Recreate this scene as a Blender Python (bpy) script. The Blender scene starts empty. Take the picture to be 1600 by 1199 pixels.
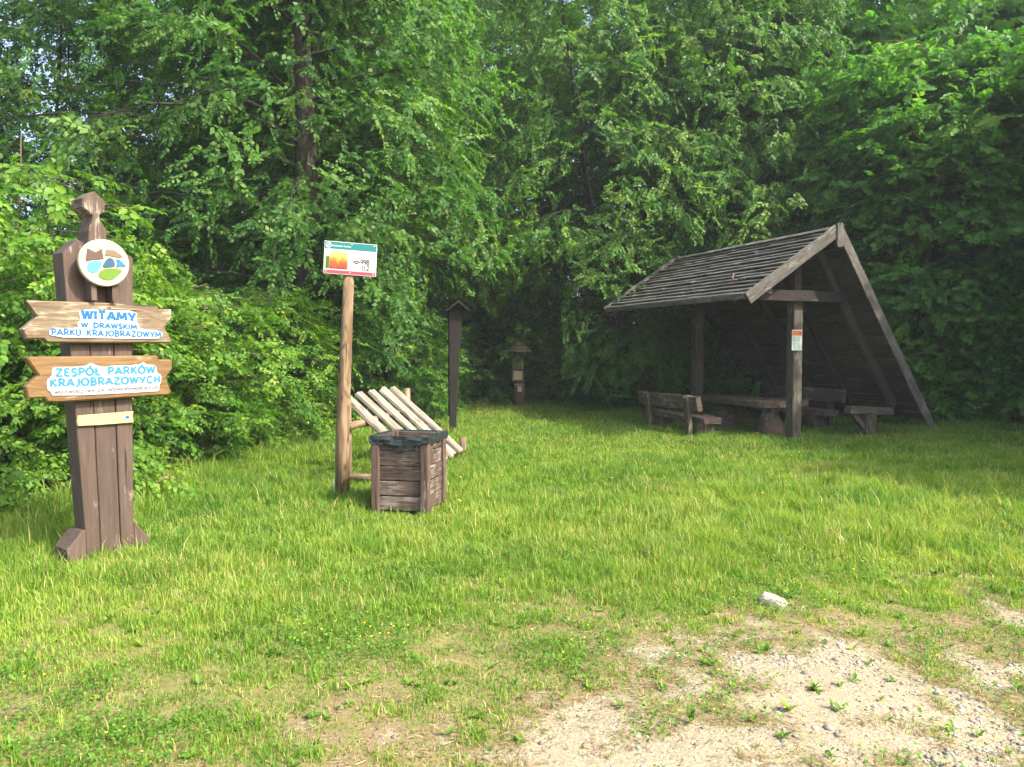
import bpy, math, random
import numpy as np
from mathutils import Vector, Matrix
R = math.radians
rng = np.random.default_rng(7)
random.seed(7)
SC = bpy.context.scene
COL = SC.collection

# ------------------------------------------------------------------ camera, sky, sun, exposure
CAM_H = 1.7
cam_data = bpy.data.cameras.new("camera")
cam = bpy.data.objects.new("camera", cam_data)
COL.objects.link(cam)
cam_data.sensor_width = 36.0
cam_data.lens = 36.0 * 1202 / 1600
cam_data.clip_start = 0.05
cam_data.clip_end = 1500
cam.location = (0, 0, CAM_H)
cam.rotation_euler = (R(90 - 2.596), 0, 0)
SC.camera = cam

SUN_AZ = 61.0      # degrees from straight behind the camera towards its right
SUN_EL = 45.0
to_sun = Vector((math.sin(R(SUN_AZ)) * math.cos(R(SUN_EL)), -math.cos(R(SUN_AZ)) * math.cos(R(SUN_EL)), math.sin(R(SUN_EL))))
world = bpy.data.worlds.new("World")
SC.world = world
world.use_nodes = True
wn = world.node_tree
sky = wn.nodes.new("ShaderNodeTexSky")
sky.sky_type = 'NISHITA'
sky.sun_disc = False
sky.sun_elevation = R(SUN_EL)
sky.sun_rotation = math.atan2(to_sun.x, to_sun.y)
sky.air_density = 1.0
sky.dust_density = 5.0
wn.nodes["Background"].inputs[1].default_value = 0.15
wn.links.new(sky.outputs[0], wn.nodes["Background"].inputs[0])
sun_data = bpy.data.lights.new("sun", 'SUN')
sun_data.energy = 2.5
sun_data.angle = R(0.55)
sun_data.color = (1.0, 0.93, 0.80)
sun = bpy.data.objects.new("sun", sun_data)
COL.objects.link(sun)
sun.rotation_euler = to_sun.to_track_quat('Z', 'Y').to_euler()
SC.view_settings.view_transform = 'Standard'
SC.view_settings.look = 'None'
SC.view_settings.gamma = 1.0
SC.view_settings.exposure = 2.0
cy = SC.cycles
cy.max_bounces = 8
cy.diffuse_bounces = 6
cy.glossy_bounces = 2
cy.transmission_bounces = 6
cy.transparent_max_bounces = 4
cy.caustics_reflective = False
cy.caustics_refractive = False
cy.sample_clamp_indirect = 4.0
SC.render.filter_size = 1.1
cy.use_denoising = True
try:
    cy.denoiser = 'OPENIMAGEDENOISE'
    cy.denoising_input_passes = 'RGB_ALBEDO_NORMAL'
    cy.denoising_prefilter = 'ACCURATE'
except Exception:
    pass

# ------------------------------------------------------------------ helpers
def tag(o, label=None, cat=None, group=None, kind=None):
    if label: o["label"] = label
    if cat: o["category"] = cat
    if group: o["group"] = group
    if kind: o["kind"] = kind
    return o

def empty(name, loc, rz=0.0, label=None, cat=None, group=None):
    o = bpy.data.objects.new(name, None)
    o.empty_display_size = 0.2
    COL.objects.link(o)
    o.location = loc
    o.rotation_euler = (0, 0, rz)
    return tag(o, label, cat, group)

def mesh_np(name, verts, faces_list, attrs=None, smooth=False):
    """faces_list: arrays (n,3) / (n,4) of vertex indices"""
    me = bpy.data.meshes.new(name)
    verts = np.asarray(verts, dtype=np.float32)
    me.vertices.add(len(verts))
    me.vertices.foreach_set("co", verts.ravel())
    loops, starts, s = [], [], 0
    for F in faces_list:
        F = np.asarray(F, dtype=np.int32)
        if len(F) == 0: continue
        k = F.shape[1]
        loops.append(F.ravel())
        starts.append(s + np.arange(len(F), dtype=np.int32) * k)
        s += F.size
    loops = np.concatenate(loops); starts = np.concatenate(starts)
    me.loops.add(len(loops)); me.loops.foreach_set("vertex_index", loops)
    me.polygons.add(len(starts)); me.polygons.foreach_set("loop_start", starts)
    if smooth:
        me.polygons.foreach_set("use_smooth", np.ones(len(starts), dtype=bool))
    for an, arr in (attrs or {}).items():
        arr = np.asarray(arr, dtype=np.float32)
        if arr.ndim == 1:
            a = me.attributes.new(an, 'FLOAT', 'POINT'); a.data.foreach_set("value", arr)
        else:
            a = me.attributes.new(an, 'FLOAT_VECTOR', 'POINT'); a.data.foreach_set("vector", arr.ravel())
    me.update(calc_edges=True)
    return me

def link_mesh(name, me, mat, parent=None, loc=None):
    o = bpy.data.objects.new(name, me)
    COL.objects.link(o)
    if mat is not None: me.materials.append(mat)
    if parent is not None: o.parent = parent
    if loc is not None: o.location = loc
    return o

class MB:
    """collects shapes into ONE mesh; every vertex carries a grain coordinate g and a per-piece random rnd"""
    def __init__(s): s.v, s.f, s.g, s.r = [], [], [], []
    def add(s, vs, fs, gs, r=None):
        b = len(s.v)
        r = random.random() if r is None else r
        s.v += [tuple(v) for v in vs]
        s.f += [tuple(b + i for i in f) for f in fs]
        s.g += [tuple(g) for g in gs]
        s.r += [r] * len(vs)
    def board(s, p0, p1, w, t, up=(0, 0, 1), ch=0.004, jit=0.0, w1=None, t1=None, seg=1, wob=0.0):
        """bar from p0 to p1, w across `up`, t along it, chamfered long edges; seg/wob makes it slightly crooked"""
        p0, p1 = Vector(p0), Vector(p1)
        d = (p1 - p0); L = d.length; d.normalize()
        u = Vector(up); u = u - d * u.dot(d)
        if u.length < 1e-5: u = Vector((1, 0, 0)) - d * d.x
        u.normalize(); sd = d.cross(u)
        off = random.random() * 40
        w1 = w if w1 is None else w1; t1 = t if t1 is None else t1
        vs, gs, fs = [], [], []
        for k in range(seg + 1):
            q = k / seg
            hw, ht = (w + (w1 - w) * q) / 2, (t + (t1 - t) * q) / 2
            c = min(ch, hw * .45, ht * .45)
            prof = [(-hw + c, -ht), (hw - c, -ht), (hw, -ht + c), (hw, ht - c), (hw - c, ht), (-hw + c, ht), (-hw, ht - c), (-hw, -ht + c)]
            cx, cz = (random.gauss(0, wob), random.gauss(0, wob)) if wob else (0, 0)
            for (a, b) in prof:
                jj = random.gauss(0, jit) if (jit and k in (0, seg)) else 0
                P = p0 + d * (L * q + jj) + sd * (a + cx + (random.gauss(0, wob * .5) if wob else 0)) + u * (b + cz + (random.gauss(0, wob * .5) if wob else 0))
                vs.append(P); gs.append((L * q + off, a + off, b + off))
        for k in range(seg):
            for i in range(8):
                j = (i + 1) % 8
                fs.append((k * 8 + i, k * 8 + j, k * 8 + 8 + j, k * 8 + 8 + i))
        fs.append(tuple(range(7, -1, -1))); fs.append(tuple(seg * 8 + i for i in range(8)))
        s.add(vs, fs, gs)
    def tube(s, pts, rad, n=8, cap=True):
        pts = [Vector(p) for p in pts]
        off = random.random() * 40
        vs, gs, fs = [], [], []
        L = 0
        prev = None
        for k, p in enumerate(pts):
            d = (pts[min(k + 1, len(pts) - 1)] - pts[max(k - 1, 0)])
            if d.length < 1e-7: d = Vector((0, 0, 1))
            d.normalize()
            if prev is None:
                a = Vector((1, 0, 0)) if abs(d.x) < .8 else Vector((0, 1, 0))
            else: a = prev
            a = (a - d * a.dot(d)).normalized(); b = d.cross(a); prev = a
            if k: L += (p - pts[k - 1]).length
            r = rad[k] if hasattr(rad, '__len__') else rad
            for i in range(n):
                th = 2 * math.pi * i / n
                vs.append(p + (a * math.cos(th) + b * math.sin(th)) * r)
                gs.append((L + off, r * math.cos(th) + off, r * math.sin(th) + off))
        for k in range(len(pts) - 1):
            for i in range(n):
                j = (i + 1) % n
                fs.append((k * n + i, k * n + j, k * n + n + j, k * n + n + i))
        if cap:
            fs.append(tuple(range(n - 1, -1, -1))); fs.append(tuple((len(pts) - 1) * n + i for i in range(n)))
        s.add(vs, fs, gs)
    def prism(s, poly, y0, y1, grain='z', bev=0.0):
        """polygon in the x-z plane, extruded along y from y0 (front) to y1"""
        n = len(poly); off = random.random() * 40
        vs, gs = [], []
        def gr(x, y, z): return (x + off, z + off, y + off) if grain == 'x' else (z + off, x + off, y + off)
        cx = sum(p[0] for p in poly) / n; cz = sum(p[1] for p in poly) / n
        rings = [(y0, bev), (y0 + bev, 0), (y1, 0)] if bev else [(y0, 0), (y1, 0)]
        area = sum(poly[i][0] * poly[(i + 1) % n][1] - poly[(i + 1) % n][0] * poly[i][1] for i in range(n))
        if area < 0: poly = poly[::-1]
        for (y, ins) in rings:
            for i, (x, z) in enumerate(poly):
                if ins:
                    (xa, za), (xb, zb) = poly[i - 1], poly[(i + 1) % n]
                    tx, tz = xb - xa, zb - za; l = math.hypot(tx, tz) or 1
                    x, z = x - tz / l * ins, z + tx / l * ins
                vs.append((x, y, z)); gs.append(gr(x, y, z))
        fs = [tuple(range(n))]
        for k in range(len(rings) - 1):
            for i in range(n):
                j = (i + 1) % n
                fs.append((k * n + j, k * n + i, k * n + n + i, k * n + n + j))
        fs.append(tuple((len(rings) - 1) * n + i for i in range(n - 1, -1, -1)))
        s.add(vs, fs, gs)
    def lathe(s, prof, n=16, cx=0, cy=0):
        off = random.random() * 40
        vs, gs, fs = [], [], []
        for (r, z) in prof:
            for i in range(n):
                th = 2 * math.pi * i / n
                vs.append((cx + r * math.cos(th), cy + r * math.sin(th), z)); gs.append((z + off, r * math.cos(th) + off, r * math.sin(th) + off))
        for k in range(len(prof) - 1):
            for i in range(n):
                j = (i + 1) % n
                fs.append((k * n + i, k * n + j, k * n + n + j, k * n + n + i))
        fs.append(tuple(range(n - 1, -1, -1))); fs.append(tuple((len(prof) - 1) * n + i for i in range(n)))
        s.add(vs, fs, gs)
    def build(s, name, mat, parent=None, smooth=False):
        me = bpy.data.meshes.new(name)
        me.from_pydata(s.v, [], s.f)
        a = me.attributes.new("g", 'FLOAT_VECTOR', 'POINT'); a.data.foreach_set("vector", np.array(s.g, dtype=np.float32).ravel())
        a = me.attributes.new("rnd", 'FLOAT', 'POINT'); a.data.foreach_set("value", np.array(s.r, dtype=np.float32))
        if smooth:
            me.polygons.foreach_set("use_smooth", np.ones(len(me.polygons), dtype=bool))
        me.update()
        return link_mesh(name, me, mat, parent)

def vnoise(x, y, sc, seed):
    """smooth value noise, 0..1"""
    rs = np.random.default_rng(seed); T = rs.random((257, 257))
    u, v = x / sc + 1000.3, y / sc + 1000.7
    i, j = np.floor(u).astype(int), np.floor(v).astype(int)
    fu, fv = u - i, v - j
    fu = fu * fu * (3 - 2 * fu); fv = fv * fv * (3 - 2 * fv)
    i0, j0, i1, j1 = i % 256, j % 256, (i + 1) % 256, (j + 1) % 256
    return (T[i0, j0] * (1 - fu) + T[i1, j0] * fu) * (1 - fv) + (T[i0, j1] * (1 - fu) + T[i1, j1] * fu) * fv

def sstep(a, b, x):
    t = np.clip((x - a) / (b - a), 0, 1); return t * t * (3 - 2 * t)

def ground_z(x, y):
    x = np.asarray(x, float); y = np.asarray(y, float)
    base = .010 * np.clip(y - 7, 0, 25) - .0
    return base + (vnoise(x, y, 1.7, 3) - .5) * .05 + (vnoise(x, y, .45, 4) - .5) * .02

def gz(x, y): return float(ground_z(np.array([x]), np.array([y]))[0])

# the gravel lay-by: inside of this outline (metres) the ground is bare
PATH = np.array([(-1.30, 2.9), (-1.15, 3.3), (-.95, 3.46), (-.68, 3.30), (-.27, 3.20), (.02, 3.32), (.19, 3.72), (.27, 4.12), (.50, 4.50), (.82, 4.80), (1.64, 4.86), (2.55, 5.04), (3.49, 5.20), (9, 5.8), (9, -3), (-2.0, -3)])
def path_sd(x, y):
    """signed distance to the outline, positive inside"""
    d = np.full(x.shape, 1e9); ins = np.zeros(x.shape, bool)
    for k in range(len(PATH)):
        ax, ay = PATH[k]; bx, by = PATH[(k + 1) % len(PATH)]
        ex, ey = bx - ax, by - ay
        t = np.clip(((x - ax) * ex + (y - ay) * ey) / (ex * ex + ey * ey), 0, 1)
        d = np.minimum(d, np.hypot(x - ax - t * ex, y - ay - t * ey))
        cond = ((ay > y) != (by > y)) & (x < (bx - ax) * (y - ay) / ((by - ay) if by != ay else 1e-9) + ax)
        ins ^= cond
    return np.where(ins, d, -d)
def bareness(x, y):
    sd = path_sd(x, y)
    n = (vnoise(x, y, .42, 11) - .5) * .75 + (vnoise(x, y, .13, 12) - .5) * .6 + (vnoise(x, y, .045, 14) - .5) * .3
    b = sstep(-.50, 1.0, sd * 1.08 + n * 1.05)
    # grassy islands inside the bare ground
    isl = sstep(.59, .78, vnoise(x, y, .62, 16) * .75 + vnoise(x, y, .16, 17) * .25)
    b = b * (1 - .66 * isl)
    thin = sstep(.66, .95, vnoise(x, y, .55, 13) * .7 + vnoise(x, y, .15, 18) * .3) * .34 * sstep(10, 5.0, y)     # thin worn spots in the turf
    return np.clip(np.maximum(b, thin), 0, 1)

# ------------------------------------------------------------------ materials
def new_mat(name):
    m = bpy.data.materials.new(name); m.use_nodes = True
    nt = m.node_tree; p = nt.nodes["Principled BSDF"]
    return m, nt, p
def node(nt, typ, **kw):
    n = nt.nodes.new(typ)
    for k, v in kw.items(): setattr(n, k, v)
    return n
def ramp(nt, fac, stops, interp='LINEAR'):
    r = nt.nodes.new("ShaderNodeValToRGB"); r.color_ramp.interpolation = interp
    e = r.color_ramp.elements
    while len(e) < len(stops): e.new(0.5)
    for k, (pos, c) in enumerate(stops):
        e[k].position = pos; e[k].color = (*c, 1) if len(c) == 3 else c
    nt.links.new(fac, r.inputs[0]); return r
def mixc(nt, fac, a, b, mode='MIX'):
    m = nt.nodes.new("ShaderNodeMix"); m.data_type = 'RGBA'; m.blend_type = mode
    for sock, val in ((m.inputs[0], fac), (m.inputs[6], a), (m.inputs[7], b)):
        if hasattr(val, 'links') or isinstance(val, bpy.types.NodeSocket): nt.links.new(val, sock)
        else: sock.default_value = val if not isinstance(val, tuple) else (*val, 1)
    return m.outputs[2]
def noise(nt, vec, scale, detail=4, rough=.6, dist=0):
    n = nt.nodes.new("ShaderNodeTexNoise"); n.inputs['Scale'].default_value = scale
    n.inputs['Detail'].default_value = detail; n.inputs['Roughness'].default_value = rough; n.inputs['Distortion'].default_value = dist
    if vec is not None: nt.links.new(vec, n.inputs['Vector'])
    return n.outputs['Fac']
def vscale(nt, vec, s):
    m = nt.nodes.new("ShaderNodeMapping"); m.inputs['Scale'].default_value = s
    nt.links.new(vec, m.inputs['Vector']); return m.outputs[0]
def bump(nt, p, h, strength=.5, dist=.01):
    b = nt.nodes.new("ShaderNodeBump"); b.inputs['Strength'].default_value = strength; b.inputs['Distance'].default_value = dist
    nt.links.new(h, b.inputs['Height']); nt.links.new(b.outputs[0], p.inputs['Normal'])

def wood(name, dark, light, worn=None, worn_amt=0.5, rough=.8, streak=55, moss=None, figure=0.0, knots=0.0):
    m, nt, p = new_mat(name)
    a = node(nt, "ShaderNodeAttribute", attribute_name="g"); r = node(nt, "ShaderNodeAttribute", attribute_name="rnd")
    v = vscale(nt, a.outputs['Vector'], (2.2, streak, streak))
    n1 = noise(nt, v, 1.0, 6, .65, .6)
    base = ramp(nt, n1, [(.3, dark), (.7, light)]).outputs[0]
    hs = node(nt, "ShaderNodeHueSaturation")
    mr = node(nt, "ShaderNodeMapRange"); mr.inputs[3].default_value = .75; mr.inputs[4].default_value = 1.25
    nt.links.new(r.outputs['Fac'], mr.inputs[0]); nt.links.new(mr.outputs[0], hs.inputs['Value']); nt.links.new(base, hs.inputs['Color'])
    col = hs.outputs[0]
    # large soft blotches
    n2 = noise(nt, vscale(nt, a.outputs['Vector'], (1, 3, 3)), 3.0, 4, .6)
    col = mixc(nt, ramp(nt, n2, [(.4, (0, 0, 0)), (.75, (.55, .55, .55))]).outputs[0], col, tuple(c * .6 for c in dark))
    if worn:
        n3 = noise(nt, vscale(nt, a.outputs['Vector'], (5, streak * .8, streak * .8)), 1.0, 5, .7, .3)
        n4 = noise(nt, a.outputs['Vector'], 3.2, 3, .6)
        ml = node(nt, "ShaderNodeMath", operation='MULTIPLY'); nt.links.new(n3, ml.inputs[0]); nt.links.new(n4, ml.inputs[1])
        lo = .40 - worn_amt * .25
        f = ramp(nt, ml.outputs[0], [(lo, (0, 0, 0)), (lo + .08, (1, 1, 1))]).outputs[0]
        col = mixc(nt, f, col, worn)
    if moss:
        n5 = noise(nt, a.outputs['Vector'], 9.0, 5, .7)
        col = mixc(nt, ramp(nt, n5, [(.6, (0, 0, 0)), (.72, (.8, .8, .8))]).outputs[0], col, moss)
    if figure:      # flowing cathedral grain
        n7 = noise(nt, vscale(nt, a.outputs['Vector'], (.9, 7, 7)), 1.0, 2, .5, .6)
        mu = node(nt, "ShaderNodeMath", operation='MULTIPLY'); nt.links.new(n7, mu.inputs[0]); mu.inputs[1].default_value = 14
        pp = node(nt, "ShaderNodeMath", operation='PINGPONG'); nt.links.new(mu.outputs[0], pp.inputs[0]); pp.inputs[1].default_value = 1.0
        lo = 1 - figure
        col = mixc(nt, 1.0, col, ramp(nt, pp.outputs[0], [(.1, (lo, lo * .9, lo * .78)), (.6, (1, 1, 1))]).outputs[0], 'MULTIPLY')
    if knots:
        vk = node(nt, "ShaderNodeTexVoronoi"); vk.inputs['Scale'].default_value = 1.0; nt.links.new(vscale(nt, a.outputs['Vector'], (3.2, 9, 9)), vk.inputs['Vector'])
        col = mixc(nt, 1.0, col, ramp(nt, vk.outputs['Distance'], [(.06, (.30, .24, .20)), (.12, (.62, .55, .50)), (.20, (1, 1, 1))]).outputs[0], 'MULTIPLY')
    # drying cracks along the grain
    n6 = noise(nt, vscale(nt, a.outputs['Vector'], (1.3, 26, 26)), 1.0, 2, .5, .4)
    ck = ramp(nt, n6, [(.30, (.25, .25, .25)), (.335, (1, 1, 1))]).outputs[0]
    col = mixc(nt, 1.0, col, ck, 'MULTIPLY')
    nt.links.new(col, p.inputs['Base Color'])
    p.inputs['Roughness'].default_value = rough; p.inputs['Specular IOR Level'].default_value = .3
    mx = node(nt, "ShaderNodeMath", operation='MULTIPLY'); nt.links.new(n1, mx.inputs[0]); nt.links.new(ck, mx.inputs[1])
    bump(nt, p, mx.outputs[0], .7, .006)
    return m

def plain(name, c, rough=.5, spec=.4, var=.12, sc=14):
    m, nt, p = new_mat(name)
    t = node(nt, "ShaderNodeTexCoord")
    n = noise(nt, t.outputs['Object'], sc, 5, .65)
    col = mixc(nt, n, tuple(x * (1 - var) for x in c), tuple(min(1, x * (1 + var)) for x in c))
    nt.links.new(col, p.inputs['Base Color']); p.inputs['Roughness'].default_value = rough
    p.inputs['Specular IOR Level'].default_value = spec
    return m

def leafmat(name, stops, trans=.38, tcol=(1.3, 1.45, .5), rough=.5, spec=.22):
    m, nt, p = new_mat(name)
    a = node(nt, "ShaderNodeAttribute", attribute_name="rnd")
    col = ramp(nt, a.outputs['Fac'], stops).outputs[0]
    nt.links.new(col, p.inputs['Base Color'])
    p.inputs['Roughness'].default_value = rough; p.inputs['Specular IOR Level'].default_value = spec
    tr = node(nt, "ShaderNodeBsdfTranslucent")
    tc = mixc(nt, 1.0, col, tcol, 'MULTIPLY')
    nt.links.new(tc, tr.inputs['Color'])
    mx = node(nt, "ShaderNodeMixShader"); mx.inputs[0].default_value = trans
    nt.links.new(p.outputs[0], mx.inputs[1]); nt.links.new(tr.outputs[0], mx.inputs[2])
    nt.links.new(mx.outputs[0], nt.nodes["Material Output"].inputs['Surface'])
    return m

M = {}
M['paint_brown'] = wood("brown_painted_wood", (.060, .040, .030), (.100, .069, .053), (.25, .21, .17), .24, .7, 45)
M['paint_head'] = wood("weathered_brown_paint", (.07, .046, .034), (.125, .088, .066), (.26, .235, .19), .62, .8, 60)
M['board_pale'] = wood("pale_weathered_board", (.115, .086, .052), (.19, .147, .095), (.28, .245, .185), .6, .75, 60, figure=.22, knots=0)
M['board_honey'] = wood("honey_board", (.15, .085, .030), (.21, .130, .052), (.28, .22, .13), .3, .65, 50, figure=.25)
M['disc'] = plain("cream_disc", (.34, .30, .205), .6, .3, .22, 9)
M['white'] = plain("white_panel", (.42, .42, .41), .45, .4, .04)
M['cream'] = plain("cream_strip", (.31, .255, .135), .6, .3, .14, 22)
M['blue'] = plain("blue_lettering", (.0, .085, .30), .5, .3, .1)
M['blue_pale'] = plain("faded_blue_lettering", (.02, .14, .28), .5, .3, .14)
M['ink'] = plain("dark_ink", (.05, .05, .055), .6, .3, .1)
M['ink_grey'] = plain("grey_ink", (.35, .34, .34), .6, .3, .1)
M['ink_pink'] = plain("pink_ink", (.75, .35, .35), .6, .3, .1)
M['cyan'] = plain("cyan_paint", (.06, .28, .36), .5, .3, .08)
M['navy'] = plain("slate_blue_paint", (.016, .06, .12), .5, .3, .1)
M['midblue'] = plain("bright_blue_paint", (.015, .11, .27), .5, .3, .1)
M['leafgreen'] = plain("green_paint", (.075, .15, .012), .5, .3, .1)
M['emb_brown'] = plain("brown_paint", (.07, .042, .033), .6, .3, .15)
M['emb_tan'] = plain("tan_paint", (.13, .092, .055), .6, .3, .15)
M['teal'] = plain("teal_print", (.0, .125, .12), .35, .5, .05)
M['crimson'] = plain("red_print", (.38, .03, .055), .35, .5, .05)
M['pole'] = wood("stripped_pine_pole", (.135, .088, .048), (.245, .172, .102), (.18, .152, .12), .42, .7, 26, figure=.45, knots=1)
M['rack_post'] = wood("aged_round_timber", (.13, .088, .05), (.24, .175, .11), (.23, .20, .165), .4, .8, 30, figure=.4, knots=1)
M['slat'] = wood("bleached_slat", (.18, .16, .13), (.32, .285, .235), (.12, .108, .10), .5, .8, 40, figure=.25, knots=1)
M['bin'] = wood("worn_bin_boards", (.048, .033, .026), (.098, .070, .055), (.20, .175, .15), .55, .85, 95, figure=.2, knots=1)
M['bin_post'] = wood("worn_bin_posts", (.058, .035, .028), (.105, .067, .053), (.20, .17, .14), .35, .85, 42)
M['shelter_dark'] = wood("dark_stained_timber", (.045, .035, .027), (.085, .066, .051), (.12, .10, .085), .3, .85, 36)
M['beam_shaded'] = wood("shade_darkened_timber", (.018, .014, .011), (.038, .029, .023), (.055, .047, .04), .3, .85, 36)  # darker copy of the shelter timber, shade under the roof put into its colour
M['shelter_grey'] = wood("greyed_timber", (.060, .055, .049), (.110, .103, .092), (.145, .140, .128), .5, .85, 40, figure=.25, knots=1)
M['shelter_post'] = wood("grey_brown_post", (.060, .050, .040), (.115, .095, .074), (.12, .14, .115), .45, .85, 30, figure=.25, knots=1)
M['roof_board'] = wood("mossy_roof_boards", (.045, .043, .037), (.092, .087, .076), (.155, .150, .132), .5, .9, 34, (.07, .072, .035))
M['bench'] = wood("dark_log_bench", (.070, .050, .038), (.145, .105, .080), (.22, .19, .155), .45, .85, 26, figure=.25, knots=1)
M['kiosk'] = wood("red_brown_log", (.12, .06, .042), (.20, .115, .085), (.30, .24, .19), .35, .8, 26)
M['kiosk_roof'] = wood("brown_shingles", (.16, .13, .10), (.27, .22, .17), (.24, .20, .15), .35, .85, 26)
M['marker'] = wood("near_black_timber", (.008, .006, .005), (.018, .013, .011), (.026, .021, .018), .3, .85, 36)
M['metal'] = plain("galvanised_steel", (.45, .46, .47), .45, .5, .15)
M['rock'] = plain("pale_limestone", (.27, .24, .185), .85, .2, .25, 16)

def bark(name, c0, c1):
    m, nt, p = new_mat(name)
    a = node(nt, "ShaderNodeAttribute", attribute_name="g")
    v = vscale(nt, a.outputs['Vector'], (3, 26, 26))
    n = noise(nt, v, 1.0, 6, .7, .8)
    n2 = noise(nt, a.outputs['Vector'], 6, 4, .6)
    col = ramp(nt, n, [(.3, c0), (.7, c1)]).outputs[0]
    col = mixc(nt, ramp(nt, n2, [(.5, (0, 0, 0)), (.7, (.6, .6, .6))]).outputs[0], col, (.07, .085, .05))
    nt.links.new(col, p.inputs['Base Color']); p.inputs['Roughness'].default_value = .9; p.inputs['Specular IOR Level'].default_value = .2
    bump(nt, p, n, 1.0, .03)
    return m
M['bark'] = bark("grey_bark", (.016, .014, .012), (.050, .043, .036))
M['twig'] = bark("brown_twig_bark", (.06, .042, .028), (.17, .125, .085))

M['leaf_light'] = leafmat("light_leaves", [(0, (.045, .125, .015)), (.5, (.092, .200, .020)), (.9, (.165, .275, .030)), (1, (.25, .32, .05))], .45)
M['leaf_mid'] = leafmat("mid_green_leaves", [(0, (.040, .118, .020)), (.6, (.078, .182, .025)), (.95, (.135, .235, .036)), (1, (.24, .27, .07))], .46)
M['leaf_dark'] = leafmat("dark_green_leaves", [(0, (.034, .104, .021)), (.6, (.066, .160, .026)), (.96, (.110, .210, .036)), (1, (.22, .24, .09))], .46)
M['leaf_hazel'] = leafmat("hazel_leaves", [(0, (.055, .165, .026)), (.6, (.105, .255, .034)), (.93, (.16, .30, .042)), (1, (.22, .32, .045))], .52)

def grassmat():
    m, nt, p = new_mat("grass_blades")
    a = node(nt, "ShaderNodeAttribute", attribute_name="rnd"); t = node(nt, "ShaderNodeAttribute", attribute_name="tip"); d = node(nt, "ShaderNodeAttribute", attribute_name="dry")
    c1 = ramp(nt, a.outputs['Fac'], [(0, (.074, .182, .018)), (.5, (.155, .272, .026)), (1, (.28, .36, .055))]).outputs[0]
    col = mixc(nt, d.outputs['Fac'], c1, (.46, .37, .16))
    nt.links.new(col, p.inputs['Base Color'])
    p.inputs['Roughness'].default_value = .5; p.inputs['Specular IOR Level'].default_value = .25
    tr = node(nt, "ShaderNodeBsdfTranslucent"); nt.links.new(mixc(nt, 1.0, col, (1.25, 1.35, .6), 'MULTIPLY'), tr.inputs['Color'])
    mx = node(nt, "ShaderNodeMixShader"); mx.inputs[0].default_value = .48
    nt.links.new(p.outputs[0], mx.inputs[1]); nt.links.new(tr.outputs[0], mx.inputs[2])
    nt.links.new(mx.outputs[0], nt.nodes["Material Output"].inputs['Surface'])
    return m
M['grass'] = grassmat()
M['clover'] = leafmat("clover_leaves", [(0, (.04, .12, .016)), (.6, (.075, .185, .020)), (1, (.13, .24, .03))], .35)
M['weed'] = leafmat("broad_weed_leaves", [(0, (.07, .15, .018)), (.6, (.12, .22, .024)), (1, (.20, .28, .045))], .38)
M['litter'] = leafmat("dry_litter", [(0, (.11, .065, .035)), (.5, (.21, .145, .075)), (1, (.34, .26, .145))], .15, (1, 1, .8))
M['petal'] = plain("yellow_petals", (.75, .55, .02), .6, .3, .1)

def groundmat():
    m, nt, p = new_mat("meadow_and_gravel")
    geo = node(nt, "ShaderNodeNewGeometry"); P = geo.outputs['Position']
    b = node(nt, "ShaderNodeAttribute", attribute_name="bare")
    n1 = noise(nt, P, 5.5, 6, .65); n2 = noise(nt, P, 60, 4, .7); n3 = noise(nt, P, 1.6, 4, .6)
    soil = ramp(nt, n1, [(.3, (.095, .095, .030)), (.7, (.19, .165, .065))]).outputs[0]
    straw = ramp(nt, n2, [(.3, (.105, .080, .040)), (.7, (.215, .170, .088))]).outputs[0]
    sand = ramp(nt, n2, [(.28, (.130, .108, .070)), (.5, (.235, .200, .132)), (.75, (.335, .292, .205))]).outputs[0]
    sand = mixc(nt, ramp(nt, n3, [(.4, (0, 0, 0)), (.7, (.5, .5, .5))]).outputs[0], sand, (.185, .152, .10))
    vor = node(nt, "ShaderNodeTexVoronoi"); vor.inputs['Scale'].default_value = 48; nt.links.new(P, vor.inputs['Vector'])
    peb = ramp(nt, vor.outputs['Color'], [(0, (.13, .12, .10)), (.5, (.26, .23, .18)), (1, (.38, .35, .30))]).outputs[0]
    pm = ramp(nt, vor.outputs['Distance'], [(.28, (1, 1, 1)), (.42, (0, 0, 0))]).outputs[0]
    pm2 = mixc(nt, 1.0, pm, ramp(nt, n1, [(.45, (0, 0, 0)), (.6, (.8, .8, .8))]).outputs[0], 'MULTIPLY')
    sand = mixc(nt, pm2, sand, peb)
    ad = node(nt, "ShaderNodeMath", operation='MULTIPLY_ADD'); nt.links.new(n2, ad.inputs[0]); ad.inputs[1].default_value = .35; nt.links.new(b.outputs['Fac'], ad.inputs[2])
    c1 = mixc(nt, ramp(nt, ad.outputs[0], [(.25, (0, 0, 0)), (.5, (1, 1, 1))]).outputs[0], soil, straw)
    c2 = mixc(nt, ramp(nt, ad.outputs[0], [(.60, (0, 0, 0)), (.90, (1, 1, 1))]).outputs[0], c1, sand)
    nt.links.new(c2, p.inputs['Base Color']); p.inputs['Roughness'].default_value = .95; p.inputs['Specular IOR Level'].default_value = .15
    h = node(nt, "ShaderNodeMath", operation='ADD'); nt.links.new(n2, h.inputs[0]); nt.links.new(pm2, h.inputs[1])
    bump(nt, p, h.outputs[0], .6, .012)
    return m
M['ground'] = groundmat()

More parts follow.
